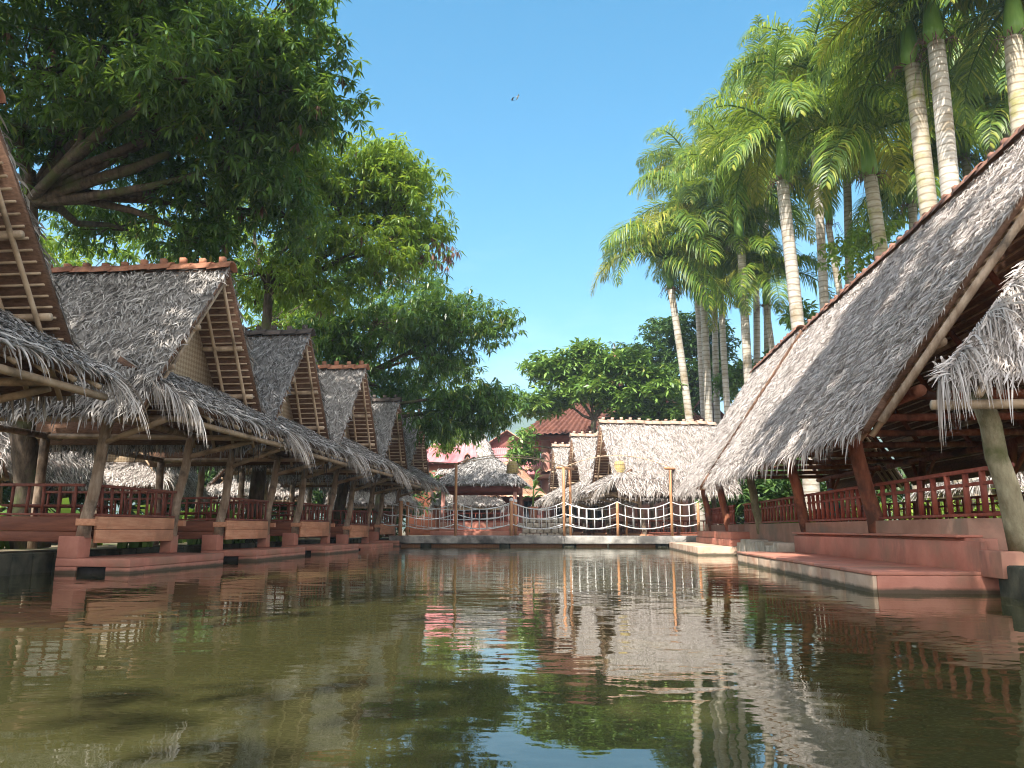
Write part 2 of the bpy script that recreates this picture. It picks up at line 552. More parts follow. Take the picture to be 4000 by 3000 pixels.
# ------------------------------------------------------------------ thatch
def thatch(mb, tl, tr, br, bl, row=.15, gap=.05, length=.34, width=.045, lift=.035, jit=.38, slab=.02):
    """shaggy courses of palm leaf on the sloping quad tl-tr-br-bl, on a solid slab"""
    tl, tr, br, bl = [np.array(p, float) for p in (tl, tr, br, bl)]
    n = np.cross(bl - tl, tr - tl) + np.cross(br - bl, tr - bl)
    n /= np.linalg.norm(n)
    if n[2] < 0:
        n = -n
    q = [tl, tr, br, bl]
    V = [p for p in q] + [p - n * slab for p in q]
    if slab:
        mb.raw(V, [(0, 1, 2, 3), (7, 6, 5, 4), (0, 4, 5, 1), (1, 5, 6, 2), (2, 6, 7, 3), (3, 7, 4, 0)])
    H = (np.linalg.norm(bl - tl) + np.linalg.norm(br - tr)) / 2
    Wd = max(np.linalg.norm(tr - tl), np.linalg.norm(br - bl))
    nr = max(2, int(H / row))
    nc = max(2, int(Wd / gap))
    v = np.repeat((np.arange(nr) + .5) / nr, nc)
    N = len(v)
    v = np.clip(v + rng.normal(0, .35 / nr, N), 0.0, .985)
    u = rng.uniform(-.005, 1.005, N)
    P = ((1 - u) * (1 - v))[:, None] * tl + (u * (1 - v))[:, None] * tr + (u * v)[:, None] * br + ((1 - u) * v)[:, None] * bl
    down = nrm(((1 - u)[:, None] * (bl - tl) + u[:, None] * (br - tr)))
    side = nrm(np.cross(n, down))
    # tufts lean together in patches
    patch = np.sin(u * Wd * 2.3 + v * H * 3.1) * .22 + np.sin(u * Wd * 5.7 - v * H * 2.2 + 1.3) * .16
    d = nrm(down + side * (rng.normal(0, jit, N) + patch)[:, None])
    s = nrm(np.cross(n, d))
    s = nrm(s + n * rng.normal(0, .35, N)[:, None])
    L = (length * rng.uniform(.55, 1.35, N))[:, None]
    w = (width * rng.uniform(.5, 1.3, N))[:, None] / 2
    lf = (lift * rng.uniform(.3, 2.0, N))[:, None]
    P = P + n * .012
    mid = P + d * L * .5 + n * lf
    tip = P + d * L + n * (lf * rng.uniform(-.4, 1.5, N)[:, None])
    A = np.stack([P - s * w, mid - s * w * .95, tip - s * w * .2], 1)
    B = np.stack([P + s * w, mid + s * w * .95, tip + s * w * .2], 1)
    mb.strips(A, B)


def fringe(mb, a, b, out, per_m=26, length=.5, width=.026, sag=1.0, spread=.3):
    """long loose leaf strips hanging over the edge a-b; out is the slope direction they leave along"""
    a, b, out = np.array(a, float), np.array(b, float), np.array(out, float)
    out = out / np.linalg.norm(out)
    ed = b - a
    N = int(np.linalg.norm(ed) * per_m)
    ed = ed / np.linalg.norm(ed)
    t = rng.uniform(0, 1, N)[:, None]
    P = np.array(a) * (1 - t) + np.array(b) * t - out * rng.uniform(0, .35, (N, 1)) + np.array([0, 0, .03]) * rng.uniform(0, 1, (N, 1))
    clump = np.sin(t[:, 0] * 19 + rng.uniform(0, 6)) * spread * .6
    d = nrm(out + ed * (rng.normal(0, spread, N) + clump)[:, None])
    L = length * rng.uniform(.45, 1.4, N)[:, None]
    K = 5
    pts = [P]
    cur = P
    for k in range(K):
        d = nrm(d + np.array([0, 0, -1.0]) * (sag * (.22 + .12 * k)))
        cur = cur + d * L / K
        pts.append(cur)
    pts = np.stack(pts, 1)
    sd = nrm(ed + rng.normal(0, .5, (N, 3)))
    w = width * rng.uniform(.5, 1.4, (N, 1)) / 2
    prof = np.array([.8, 1, 1, .85, .55, .12])
    off = sd[:, None, :] * (w[:, :, None] * prof[None, :, None])
    mb.strips(pts - off, pts + off)


def lerp(a, b, t):
    return tuple(a[i] + (b[i] - a[i]) * t for i in range(3))


def log_pts(a, b, n=5, wob=.02):
    P = []
    for i in range(n):
        t = i / (n - 1)
        p = Vector(lerp(a, b, t))
        if 0 < i < n - 1:
            p += Vector((random.uniform(-wob, wob), random.uniform(-wob, wob), 0))
        P.append(p)
    return P


def railing(root, a, b, z0, z1, mat, n, mid=None, bw=.045):
    """top rail, bottom rail and one child per baluster"""
    m = MB()
    m.beam((a[0], a[1], z1), (b[0], b[1], z1), .07, .05)
    m.beam((a[0], a[1], z0 + .02), (b[0], b[1], z0 + .02), .06, .04)
    if mid:
        m.beam((a[0], a[1], mid), (b[0], b[1], mid), .04, .045)
    r = m.build('railing', mat, root, bevel=.006)
    for i in range(n):
        t = (i + .5) / n
        x, y = a[0] + (b[0] - a[0]) * t, a[1] + (b[1] - a[1]) * t
        q = MB()
        ln = random.uniform(-.012, .012)
        q.beam((x, y, z0 + .04), (x + ln, y + ln, z1 - .025), bw, bw * .8, up=(1, 0, 0))
        q.build('baluster', mat, r)
    return r


def ridge_cap(root, x0, x1, z, mat, step=.42, stubs=True):
    m = MB()
    n = int(abs(x1 - x0) / step)
    for i in range(n):
        xa = x0 + (x1 - x0) * i / n
        xb = x0 + (x1 - x0) * (i + 1.12) / n
        V, Fc = [], []
        dz = random.uniform(-.015, .015)
        tilt = random.uniform(0, .05)
        for j, x in enumerate((xa, xb)):
            for ring in (0, 1):
                for k in range(7):
                    an = math.pi * (k / 6)
                    r = .17 - .025 * ring
                    V.append((x, math.cos(an) * r * 1.15, z - .13 + math.sin(an) * r + dz + (tilt if j else 0)))
        for k in range(6):
            Fc += [(k, k + 1, k + 15, k + 14), (7 + k, 21 + k, 22 + k, 8 + k), (k, 7 + k, 8 + k, k + 1), (14 + k, 15 + k, 22 + k, 21 + k)]
        m.raw(V, Fc)
        if stubs:
            xm = xa + (xb - xa) * .5
            h = random.uniform(.10, .17)
            m.box(xm - .06, xm + .06, -.05, .05, z + .02, z + h)
    return m.build('ridge_cap', mat, root)


def prism(mb, q, th):
    """the quad q thickened downwards by th along its normal"""
    q = [Vector(p) for p in q]
    n = ((q[3] - q[0]).cross(q[1] - q[0]) + (q[2] - q[1]).cross(q[3] - q[1] + q[1] - q[0])).normalized()
    if n.z < 0:
        n = -n
    V = [tuple(p) for p in q] + [tuple(p - n * th) for p in q]
    mb.raw(V, [(0, 1, 2, 3), (7, 6, 5, 4), (0, 4, 5, 1), (1, 5, 6, 2), (2, 6, 7, 3), (3, 7, 4, 0)])


def pavilion(root, xt, xb, zr, w1, z1, w2, z2, xe, skirt, dens=1.0, thatch_mat='thatch', nraft=4, far_dens=1.0, ridge='clay', bam=.035, xbe=None, bl=.23, bw=.03, jit=.45, purlins=(.5, .84)):
    """thatched roof with its ridge along local x, open gable and skirt roof towards +x"""
    xbe = xb if xbe is None else xbe
    tip, bk = (xt, 0, zr), (xb, 0, zr)
    for sgn in (-1, 1):
        m = MB()
        d = dens if sgn < 0 else dens * far_dens
        g = (.75 * bw + .008) / d
        E1, B1, E2, B2 = (xe, sgn * w1, z1), (xbe, sgn * w1, z1), (xe - .1, sgn * w2, z2), (xbe, sgn * w2, z2)
        thatch(m, bk, tip, E1, B1, .11, g, bl, bw, jit=jit)
        thatch(m, B1, E1, E2, B2, .10, g, bl * 1.15, bw, jit=jit)
        fringe(m, B2, E2, (0, sgn * .35, -.9), 40 * d, .36, .034, .6, .22)
        # ragged verge along the gable edge
        fringe(m, tip, E1, (.35, sgn * .6, -.6), 40 * d, .2, .026, .5, .5)
        m.build('thatched_roof', thatch_mat, root)
        nn = Vector((0, sgn * (zr - z1), w1)).normalized() * .085
        u = MB()
        dn = Vector((0, 0, .012))
        prism(u, [Vector(p) - dn for p in (bk, tip, E1, B1)], .08)
        prism(u, [Vector(p) - dn for p in (B1, E1, E2, B2)], .09)
        u.build('roof_lining', 'thatch_under', root)
        bt = MB()
        nb = int(math.hypot(w1, zr - z1) / .155)
        for i in range(1, nb):
            t = i / nb
            p = lerp(tip, E1, t)
            q = Vector((0, sgn * w1 * t, zr + (z1 - zr) * t)) - nn * 1.55
            bt.beam((xb + (xbe - xb) * t, q.y, q.z), (p[0] - .03, q.y, q.z), .03, .028)
        bt.build('battens', 'bamboo', root)
        for i in range(nraft):
            xo = .1 + i * .46
            A = Vector(tip) - nn * 2.0 - Vector((xo, 0, .05))
            B = Vector(E2) - nn * 2.0 - Vector((xo, 0, 0))
            MB().tube(log_pts(A, B, 4, .012), bam, 7).build('rafter', 'bamboo', root, True)
        for t in purlins:
            p = Vector(lerp(tip, E1, t)) - nn * 2.75
            MB().tube(log_pts((xb + .3, p.y, p.z), (p.x - .02, p.y, p.z), 6, .012), bam * 1.55, 9).build('purlin', 'bamboo', root, True)
    ridge_cap(root, xb, xt + .03, zr + .07, ridge)
    if skirt:
        sx0, sz0, sw0, sx1, sz1, sw1 = skirt
        m = MB()
        thatch(m, (sx0, sw0, sz0), (sx0, -sw0, sz0), (sx1, -sw1, sz1), (sx1, sw1, sz1), .11, .036 / dens, bl * 1.25, bw, jit=jit * .8)
        o = (sx1 - sx0, 0, sz1 - sz0)
        fringe(m, (sx1, -sw1, sz1), (sx1, sw1, sz1), o, 40 * dens, .22, .03, .7, .3)
        m.build('skirt_roof', thatch_mat, root)
        m = MB()
        fringe(m, (sx1, -sw1, sz1), (sx1, sw1, sz1), o, 26 * dens, .5, .022, .7, .35)
        for sg in (-1, 1):
            # the sheaf of long leaves that hangs from each corner
            k0 = .25
            fringe(m, (sx0 + (sx1 - sx0) * k0, sg * (sw0 + (sw1 - sw0) * k0), sz0 + (sz1 - sz0) * k0), (sx1, sg * sw1, sz1), (.75, sg * .35, -.25), 150 * dens, .9, .022, .8, .3)
        m.build('thatch_fringe', 'fringe', root)
        u = MB()
        prism(u, [(sx0, -sw0, sz0 - .012), (sx0, sw0, sz0 - .012), (sx1 - .02, sw1, sz1 - .012), (sx1 - .02, -sw1, sz1 - .012)], .12)
        u.build('skirt_lining', 'thatch_under', root)
        for i in range(8):
            t = (i + .5) / 8 * 2 - 1
            A, B = Vector((sx0, t * sw0, sz0 - .19)), Vector((sx1 - .02, t * sw1, sz1 - .19))
            MB().tube(log_pts(A - (B - A) * .25, B, 3, .01), bam, 7).build('skirt_rafter', 'bamboo', root, True)
        MB().tube(log_pts((sx1 - .15, -sw1 - .05, sz1 - .27), (sx1 - .15, sw1 + .05, sz1 - .27), 6, .012), .055, 9).build('eave_pole', 'bamboo', root, True)


# ------------------------------------------------------------------ setting: ground, water, hills
def ground():
    m = MB()
    z = .3
    X0, X1, Y0, Y1 = -9.3, 5.2, -14, 35.2
    B = 1500
    for x0, x1, y0, y1 in ((-B, X0, -B, B), (X1, B, -B, B), (X0, X1, Y1, B), (X0, X1, -B, Y0)):
        m.raw([(x0, y0, z), (x1, y0, z), (x1, y1, z), (x0, y1, z)], [(0, 1, 2, 3)])
    tag(m.build('ground', 'earth'), kind='structure')
    w = MB()
    w.raw([(X0 - .2, Y0, 0), (X1 + .2, Y0, 0), (X1 + .2, Y1, 0), (X0 - .2, Y1, 0)], [(0, 1, 2, 3)])
    tag(w.build('water', 'water'), kind='structure')
    w = MB()
    w.raw([(X0 - .2, Y0, -.5), (X1 + .2, Y0, -.5), (X1 + .2, Y1, -.5), (X0 - .2, Y1, -.5)], [(0, 1, 2, 3)])
    tag(w.build('pond_bed', 'mud'), kind='structure')
    for nm, lab, x0, x1, y0, y1 in (('retaining_wall', 'dark wet stone bank wall under the left huts', X0 - .25, X0, Y0, Y1),
                                    ('retaining_wall', 'mossy dark stone bank wall at the right beside the terracotta steps', X1 - .55, X1 + .2, Y0, 9.45)):
        m = MB()
        ny = int((y1 - y0) / .5)
        for i in range(ny):
            for k in range(2):
                ya = y0 + (y1 - y0) * i / ny
                yb = y0 + (y1 - y0) * (i + .95) / ny
                j = random.uniform(0, .06)
                m.box(x0 - j + .03, x1 + (j if x0 < 0 else -j) - .03, ya, yb, -.5 + k * .42, -.1 + k * .45)
        tag(m.build(nm, 'moss_stone', bevel=.03), lab, 'wall')
    # stone bank beyond the bridge
    m = MB()
    for i in range(30):
        x = X0 + i * .49
        j = random.uniform(0, .08)
        m.box(x, x + .47, Y1 - .05 - j, Y1 + .4, -.5, .28 + random.uniform(-.03, .03))
    tag(m.build('bank_edge', 'moss_stone', bevel=.03), 'low dark stone edging of the pond behind the rope bridge', 'wall')
    # hills
    h = MB()
    nx, ny = 110, 26
    xs = np.linspace(-700, 700, nx)
    ys = np.linspace(760, 1150, ny)
    V = []
    for j, y in enumerate(ys):
        for x in xs:
            t = j / (ny - 1)
            px = x / y * 3000
            crest = 168 + 24 * math.sin(px * .0051 + 1.05) + 15 * math.sin(px * .013 + 2.2) + 7 * math.sin(px * .041) + 4 * math.sin(px * .11 + y * .05)
            z = crest * math.sin(min(1, t * 1.25) * math.pi / 2) ** .8 * (y / 1000) ** 0 + 5 * math.sin(x * .07 + y * .09) * t
            V.append((x, y, z))
    Fc = [(j * nx + i, j * nx + i + 1, (j + 1) * nx + i + 1, (j + 1) * nx + i) for j in range(ny - 1) for i in range(nx - 1)]
    h.raw(V, Fc)
    tag(h.build('hills', 'hill', None, True), kind='structure')


ground()


# ------------------------------------------------------------------ the huts of the left bank (local +x faces the pond)
def left_hut():
    root = thing('thatched_hut', 'thatched hut cut by the left edge, only its brown gable underside and shaggy skirt showing', 'hut', (-8.45, 7.9, 0), 0, 'thatched huts along the left bank')
    pavilion(root, 1.35, -4.1, 5.95, 2.1, 3.3, 2.35, 2.65, 1.3, (.5, 3.72, 1.95, 1.95, 2.83, 2.1))
    # woven gable wall
    m = MB()
    m.raw([(.42, -1.85, 3.3), (.42, 1.85, 3.3), (.42, 0, 5.6), (.46, -1.85, 3.3), (.46, 1.85, 3.3), (.46, 0, 5.6)], [(0, 2, 1), (3, 4, 5), (0, 1, 4, 3), (1, 2, 5, 4), (2, 0, 3, 5)])
    m.build('gable_wall', 'weave', root)
    # posts lean out over the water
    for y in (-1.42, 1.42):
        MB().tube(log_pts((-.2, y, .6), (.08, y, 2.78), 7, .025), [.12, .105, .10, .095, .095, .09, .09], 10).build('post', 'log', root, True)
        MB().tube(log_pts((-3.3, y, .3), (-3.3, y, 2.8), 5, .02), .1, 9).build('post', 'log', root, True)
        MB().tube(log_pts((-3.5, y, 2.72), (1.55, y * 1.05, 2.66), 5, .015), .06, 8).build('side_beam', 'bamboo', root, True)
        MB().tube(log_pts((.02, y, 2.25), (1.3, y * 1.2, 2.62), 4, .015), .055, 8).build('brace', 'bamboo', root, True)
    MB().tube(log_pts((.05, -1.9, 2.72), (.05, 1.9, 2.72), 5, .015), .07, 9).build('tie_beam', 'log', root, True)
    MB().tube(log_pts((-3.3, -1.9, 2.72), (-3.3, 1.9, 2.72), 5, .015), .07, 9).build('tie_beam', 'log', root, True)
    # floor and boards
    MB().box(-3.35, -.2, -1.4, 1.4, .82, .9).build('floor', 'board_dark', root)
    m = MB()
    m.box(-.12, -.06, -1.27, 1.27, .735, .96)
    m.box(-.115, -.065, -1.27, 1.27, .50, .73)
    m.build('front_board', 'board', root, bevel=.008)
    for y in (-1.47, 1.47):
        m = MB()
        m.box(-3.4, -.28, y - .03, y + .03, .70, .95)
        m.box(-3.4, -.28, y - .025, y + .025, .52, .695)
        m.build('side_board', 'board_dark', root, bevel=.008)  # darker than the front board: shade put into the side boards' colour
    for y in (-1.47, 1.47):
        MB().box(-.3, .06, y - .055, y + .055, .80, .92).build('beam_end', 'board', root, bevel=.008)
    railing(root, (-.1, -1.28), (-.1, 1.28), .97, 1.5, 'rail', 9)
    for y in (-1.45, 1.45):
        railing(root, (-3.25, y), (-.25, y), .97, 1.5, 'rail', 10)
    # step platform with a drain notch, and the two pedestals
    m = MB()
    m.box(-.5, .85, -1.64, 1.72, .115, .25)
    m.box(-.5, .85, -1.2, 1.72, -.5, .11)
    m.box(-.5, -.12, -1.64, -1.205, -.5, .11)
    m.box(.42, .85, -1.64, -1.205, -.5, .11)
    m.build('step_platform', 'plinth', root, bevel=.008)
    MB().box(-.115, .415, -1.6, -1.21, -.3, .10).build('drain_opening', 'dark', root)  # near-black block in the notch, painted in place of the hole's shade
    MB().box(-.49, -.12, -1.645, -1.3, .255, .62).build('pedestal', 'plinth', root, bevel=.01)
    MB().box(-.34, -.1, 1.27, 1.55, .255, .62).build('pedestal', 'plinth', root, bevel=.01)
    m = MB()
    m.box(-2.6, -.9, -.45, .45, 1.14, 1.19)
    for x in (-2.5, -1.0):
        for y in (-.35, .35):
            m.box(x - .03, x + .03, y - .03, y + .03, .9, 1.14)
    m.build('low_table', 'rail', root)
    return root


HUT = left_hut()
hut_specs = [
    (14.3, 'largest grey thatched hut in full view on the left, orange-edged clay tiles along its ridge', 'clay'),
    (19.3, 'second full thatched hut along the left bank, its ridge tiles grey and mossy', 'clay_dark'),
    (24.3, 'third full thatched hut along the left bank, its ridge tiles bright orange', 'clay'),
    (29.3, 'smallest and farthest full thatched hut on the left, its ridge black against the tree', 'clay_dark'),
    (34.6, 'sliver of a thatched gable behind the farthest left hut, beside the bridge end', 'clay'),
]
for y, lab, rc in hut_specs:
    h = copy_tree(HUT)
    h.location = (-8.45 if y < 34 else -8.7, y, -.06 if y == 29.3 else 0)
    h['label'] = lab
    k = int((y - 14) / 5)
    h.rotation_euler = (0, R((.5, -.6, .4, -.3, .5)[k]), R((-.8, .9, -.6, 1.0, 0)[k]))
    h.scale = (1, 1, (1.0, .985, 1.005, .97, 1)[k])
    if k in (1, 3):
        recolour(h, 'thatched_roof', 'thatch_dark')
    if rc != 'clay':
        recolour(h, 'ridge_cap', rc)
# back row on the left, seen through the posts
for (x, y, rz, s, lab) in ((-17.2, 13.0, -78, 1, 'sunlit thatched hut behind the left row, its bright eave showing under the nearest roofs'),
                           (-17.6, 20.0, -82, 1, 'sunlit thatched hut behind the second hut of the left bank, seen past a dark trunk'),
                           (-17.4, 27.5, -76, 1, 'bright thatched hut behind the third left hut, leafy plants before it'),
                           (-15.5, 36.0, -70, 1, 'pale thatched hut behind the farthest left huts, beyond the bridge end')):
    h = copy_tree(HUT)
    h.location = (x, y, -.55)
    h.rotation_euler = (0, 0, R(rz))
    h['label'] = lab
    recolour(h, 'thatched_roof', 'thatch_pale')
    recolour(h, 'skirt_roof', 'thatch_pale')
    h['group'] = 'thatched huts in the back row'


# ------------------------------------------------------------------ big pavilions of the right bank
RX = 7.0                                           # x of the ridge of both pavilions


def right_pavilion(label, oy, xt, xe, xb, xbe, dx, zr, posts, rail_spans, skirt, dens):
    root = thing('thatched_pavilion', label, 'pavilion', (RX + dx, oy, 0), -math.pi / 2, 'large thatched pavilions on the right bank')
    pavilion(root, xt, xb, zr, 2.92, 2.5, 3.16, 2.1, xe, skirt, dens, 'thatch_mid', 3, .35, 'clay_brown', .045, xbe, .21, .022, .26, (.45, .8))
    # bare pole under the gable edge
    for sg in (-1, 1):
        MB().tube(log_pts((xt + .06, sg * .12, zr - .42), (xe + .08, sg * 2.98, 2.16), 5, .01), .055, 9).build('verge_pole', 'log', root, True)
    for s in (-1, 1):
        MB().tube(log_pts((xbe + .2, s * 2.35, 2.62), (xe - .1, s * 2.35, 2.62), 6, .02), .085, 9).build('wall_plate', 'log_red', root, True)
    for x in np.arange(xbe + .8, xe - .2, 2.4):
        MB().tube(log_pts((x, -2.5, 2.72), (x, 2.5, 2.72), 4, .02), .07, 8).build('tie_beam', 'log_red', root, True)
        for s in (-1, 1):
            MB().tube(log_pts((x, s * 2.2, 2.74), (x, s * .15, zr - .75), 4, .02), .06, 8).build('principal_rafter', 'log_red', root, True)
    for (px, rad, mt, lean, z0) in posts:
        p = MB().tube(log_pts((px - .12, -2.08, z0), (px + .1, -2.12 - lean, 2.62), 7, .022), [rad * 1.15, rad * 1.05, rad, rad, rad * .95, rad * .95, rad], 11).build('post', mt, root, True)
        MB().tube([(px + .085, -2.12 - lean * .9, 2.3), (px + .1, -2.12 - lean, 2.56)], rad * 1.14, 11).build('rope_binding', 'dark', p, True)
        MB().tube(log_pts((px, 2.0, .5), (px, 2.35, 2.6), 5, .03), rad * .9, 9).build('post', 'log_red', root, True)
        for e in (-.7, .7):
            MB().tube(log_pts((px, 2.2, 1.75), (px + e, 2.35, 2.56), 3, .01), .05, 8).build('brace', 'log_red', root, True)
    MB().box(xbe + .6, xe + .4, -2.16, 2.2, .3, .88).build('floor_plinth', 'plinth_side', root, bevel=.01)
    for a, b, n in rail_spans:
        railing(root, (a, -2.1), (b, -2.1), .9, 1.47, 'rail_red', n, 1.3, .06)
        railing(root, (a, 2.1), (b, 2.1), .9, 1.47, 'rail_red', n, 1.3, .06)
    return root


R1 = right_pavilion('nearest large thatched pavilion filling the right edge, half its roof in shadow', 11.5, 1.9, .75, -12.2, -13.2, 0, 6.8,
                    [(2.3, .12, 'log_moss', .38, .5), (-2.0, .125, 'log_red', .35, .62), (-6.1, .115, 'log_red', .35, .62), (-10.6, .11, 'log_moss', .3, .62)],
                    [(2.2, -1.9, 9), (-2.1, -6.0, 13), (-6.2, -10.5, 13), (-10.7, -12.8, 6)], (1.45, 4.4, 1.0, 2.9, 2.36, 3.1), 1.2)
R2 = right_pavilion('farther thatched pavilion on the right bank, roof fully sunlit and narrowing to the bridge', 25.0, .9, 0, -5.8, -6.6, -.1, 6.9,
                    [(-1.2, .115, 'log_red', .35, .62), (-4.6, .11, 'log_red', .35, .62)],
                    [(-.3, -1.1, 3), (-1.3, -4.5, 11), (-4.7, -6.2, 5)], None, .9)


def right_steps():
    t = thing('stepped_terrace', 'long terracotta stepped terrace at the water below the nearest right pavilion', 'steps', (3.42, 9.7, 0))
    m = MB()
    m.box(.03, 1.45, .0, 8.1, -.5, .205)
    m.build('lower_step', 'plinth', t, bevel=.01)
    m = MB()
    y = 0.0
    k = 0
    while y < 8.1:
        e = min(8.1, y + 1.02)
        m.box(-.02, .028, y + .006, e - .006, -.5, .2)
        y = e
    m.build('facing_slabs', 'step_stone', t, bevel=.006)  # paler than the step: sunlight on this face put into its colour
    m = MB()
    for i in range(7):
        m.box(-.03, 1.3, i * 1.16, i * 1.16 + 1.152, .207, .25)
    m.build('step_slabs', 'plinth', t, bevel=.006)
    m = MB()
    m.box(1.31, 1.5, .12, 8.2, .2, .635)
    m.box(1.24, 1.31, -.005, 8.2, .2, .6)
    m.build('riser', 'plinth', t, bevel=.01)
    MB().box(1.2, 1.52, .5, 8.2, .64, .675).build('coping', 'plinth', t, bevel=.008)
    MB().box(1.2, 2.1, -.5, -.01, .2, .5).build('end_block', 'plinth', t, bevel=.01)
    t2 = thing('stepped_terrace', 'short pale stepped terrace at the water next to the bridge end', 'steps', (3.25, 22.85, 0))
    MB().box(.0, 1.2, .03, 7.4, -.5, .24).build('lower_step', 'step_stone', t2, bevel=.01)
    m = MB()
    m.box(1.0, 1.7, .5, 7.3, .245, .44)
    m.box(1.05, 1.72, .55, 7.3, .445, .66)
    m.build('riser', 'plinth', t2, bevel=.01)
    w = MB()
    for i in range(9):
        w.box(4.35 + random.uniform(-.04, .04), 4.9, 18.0 + i * .52, 18.5 + i * .52, -.5, .42 + random.uniform(-.08, .06))
    tag(w.build('stone_kerb', 'stone', bevel=.03), 'pale rough stone kerb between the two terraces on the right', 'kerb')


right_steps()

# right bank huts beyond the bridge: pond gable to the left
for (x, y, rz, lab, grp) in ((2.17, 35.3, 192, 'widest sunlit white thatched hut beyond the bridge, its fringe behind the rope railing', 1),
                             (.79, 40.3, 192, 'middle sunlit thatched hut beyond the bridge, its narrow roof between two gables', 1),
                             (-.36, 45.3, 191, 'smallest sunlit thatched hut beyond the bridge, in front of the pink pillar', 1)):
    h = copy_tree(HUT)
    h.location = (x, y, -.42)
    h.rotation_euler = (0, 0, R(rz))
    h['label'] = lab
    h['group'] = 'sunlit thatched huts beyond the bridge'
    for nm in ('thatched_roof', 'skirt_roof'):
        recolour(h, nm, 'thatch_pale')
    recolour(h, 'ridge_cap', 'clay_pale')
for (x, y, rz, lab) in ((15.2, 20.5, 0, 'sunlit low thatched hut behind the nearest pavilion, grassy plants before it'),
                        (14.5, 28.5, 0, 'thatched hut behind the farther pavilion, half hidden by posts')):
    h = copy_tree(HUT)
    h.location = (x, y, -.75)
    h.rotation_euler = (0, 0, R(180 + rz))
    h['label'] = lab
    h['group'] = 'thatched huts in the back row'
    recolour(h, 'thatched_roof', 'thatch_pale')


# ------------------------------------------------------------------ rope bridge
def bridge():
    t = thing('rope_bridge', 'flat concrete footbridge with sagging white rope railings across the far end of the pond', 'bridge', (0, 33.0, 0))
    m = MB()
    for i in range(9):
        x0 = -8.3 + i * 1.5
        m.box(x0, x0 + 1.497, 0, 1.8, .13, .45)
    m.build('deck', 'concrete', t, bevel=.012)
    m = MB()
    for a, b in ((-7.9, -7.0), (-6.5, -3.6), (-3.1, -.9), (-.3, 1.0), (1.1, 3.0)):
        m.box(a, b, .25, 1.5, -.5, .09)
    m.build('support_beam', 'orange_wood', t)
    for x in (-6.75, -3.35, -.6, 3.3):
        MB().box(x - .2, x + .2, .1, 1.6, -.5, .125).build('pier', 'moss_stone', t)
    near = [(-7.85, 2.0, .085, 1), (-5.45, 3.55, .06, 0), (-3.05, 1.98, .075, 1), (-.8, 3.3, .06, 0), (1.45, 1.85, .06, 0), (3.7, 3.2, .06, 0), (4.8, 1.8, .06, 0)]
    far = [(-7.9, 1.95, .075, 0), (-3.0, 1.98, .075, 1), (-.55, 3.42, .06, 0), (1.9, 1.8, .055, 0), (4.3, 3.35, .06, 0)]
    for row, y in ((near, .12), (far, 1.65)):
        for x, z, r, cap in row:
            MB().tube(log_pts((x, y, .45), (x, y, z), 4, .006), r, 10).build('post', 'orange_wood', t, True)
            if cap:
                MB().lathe([(r * 1.05, z - .06), (r * 1.15, z), (r * .8, z + .05), (0.001, z + .07)], (x, y, 0)).build('post_cap', 'white', t, True)
    for x0, x1 in ((-.8, -.55), (3.7, 4.3)):
        z = 3.3 if x0 < 0 else 3.25
        MB().tube([(x0 - .25, -.35, z - .02), (x1 + .15, 2.0, z + .1)], .055, 8).build('cross_bar', 'orange_wood', t, True)
    for row, y, rr in ((near, .12, .022), (far, 1.65, .018)):
        xs = [(-8.6, 0, 0, 0)] + row
        for a, b in zip(xs[:-1], xs[1:]):
            x0, x1 = a[0], b[0]
            if x1 - x0 < .3:
                continue
            m = MB()
            sagf = min(1, (x1 - x0) / 2.3)

            def sag(zt, s, u):
                return zt - s * sagf * 4 * u * (1 - u)
            for zt, s in ((1.86, .30), (1.38, .24), (.95, .22)):
                m.tube([(x0 + (x1 - x0) * u, y, sag(zt, s, u)) for u in np.linspace(0, 1, 13)], rr, 6)
            n = max(2, int((x1 - x0) / .31))
            for k in range(1, n):
                u = k / n
                x = x0 + (x1 - x0) * u
                m.tube([(x, y, sag(1.86, .30, u)), (x + random.uniform(-.015, .015), y + .01, sag(1.38, .24, u)), (x, y, sag(.95, .22, u))], rr * .8, 5)
            m.build('rope_railing', 'white', t, True)
    return t


bridge()


def lantern(x, y, z, lab):
    t = thing('basket_lantern', lab, 'lantern', (x, y, z), 0, 'woven basket lanterns on the bamboo lines')
    m = MB()
    prof = [(.10, .52), (.16, .50), (.21, .42), (.235, .28), (.25, .14), (.27, 0)]
    m.lathe(prof, n=16)
    m.lathe([(r - .012, z_) for r, z_ in prof][::-1], n=16)
    m.build('basket', 'basket', t, True)
    m = MB()
    for k in range(16):
        a = 2 * math.pi * k / 16
        m.tube([((r + .006) * math.cos(a), (r + .006) * math.sin(a), z_) for r, z_ in prof], .008, 4)
    for r, z_ in ((.225, .36), (.245, .2), (.26, .08), (.272, .0)):
        m.tube([((r + .008) * math.cos(a), (r + .008) * math.sin(a), z_) for a in np.linspace(0, 2 * math.pi, 17)], .01, 4)
    m.build('ribs', 'bamboo', t)
    MB().tube([(0, 0, .5), (0, 0, .78)], .012, 5).build('hanger', 'bamboo', t)
    return t


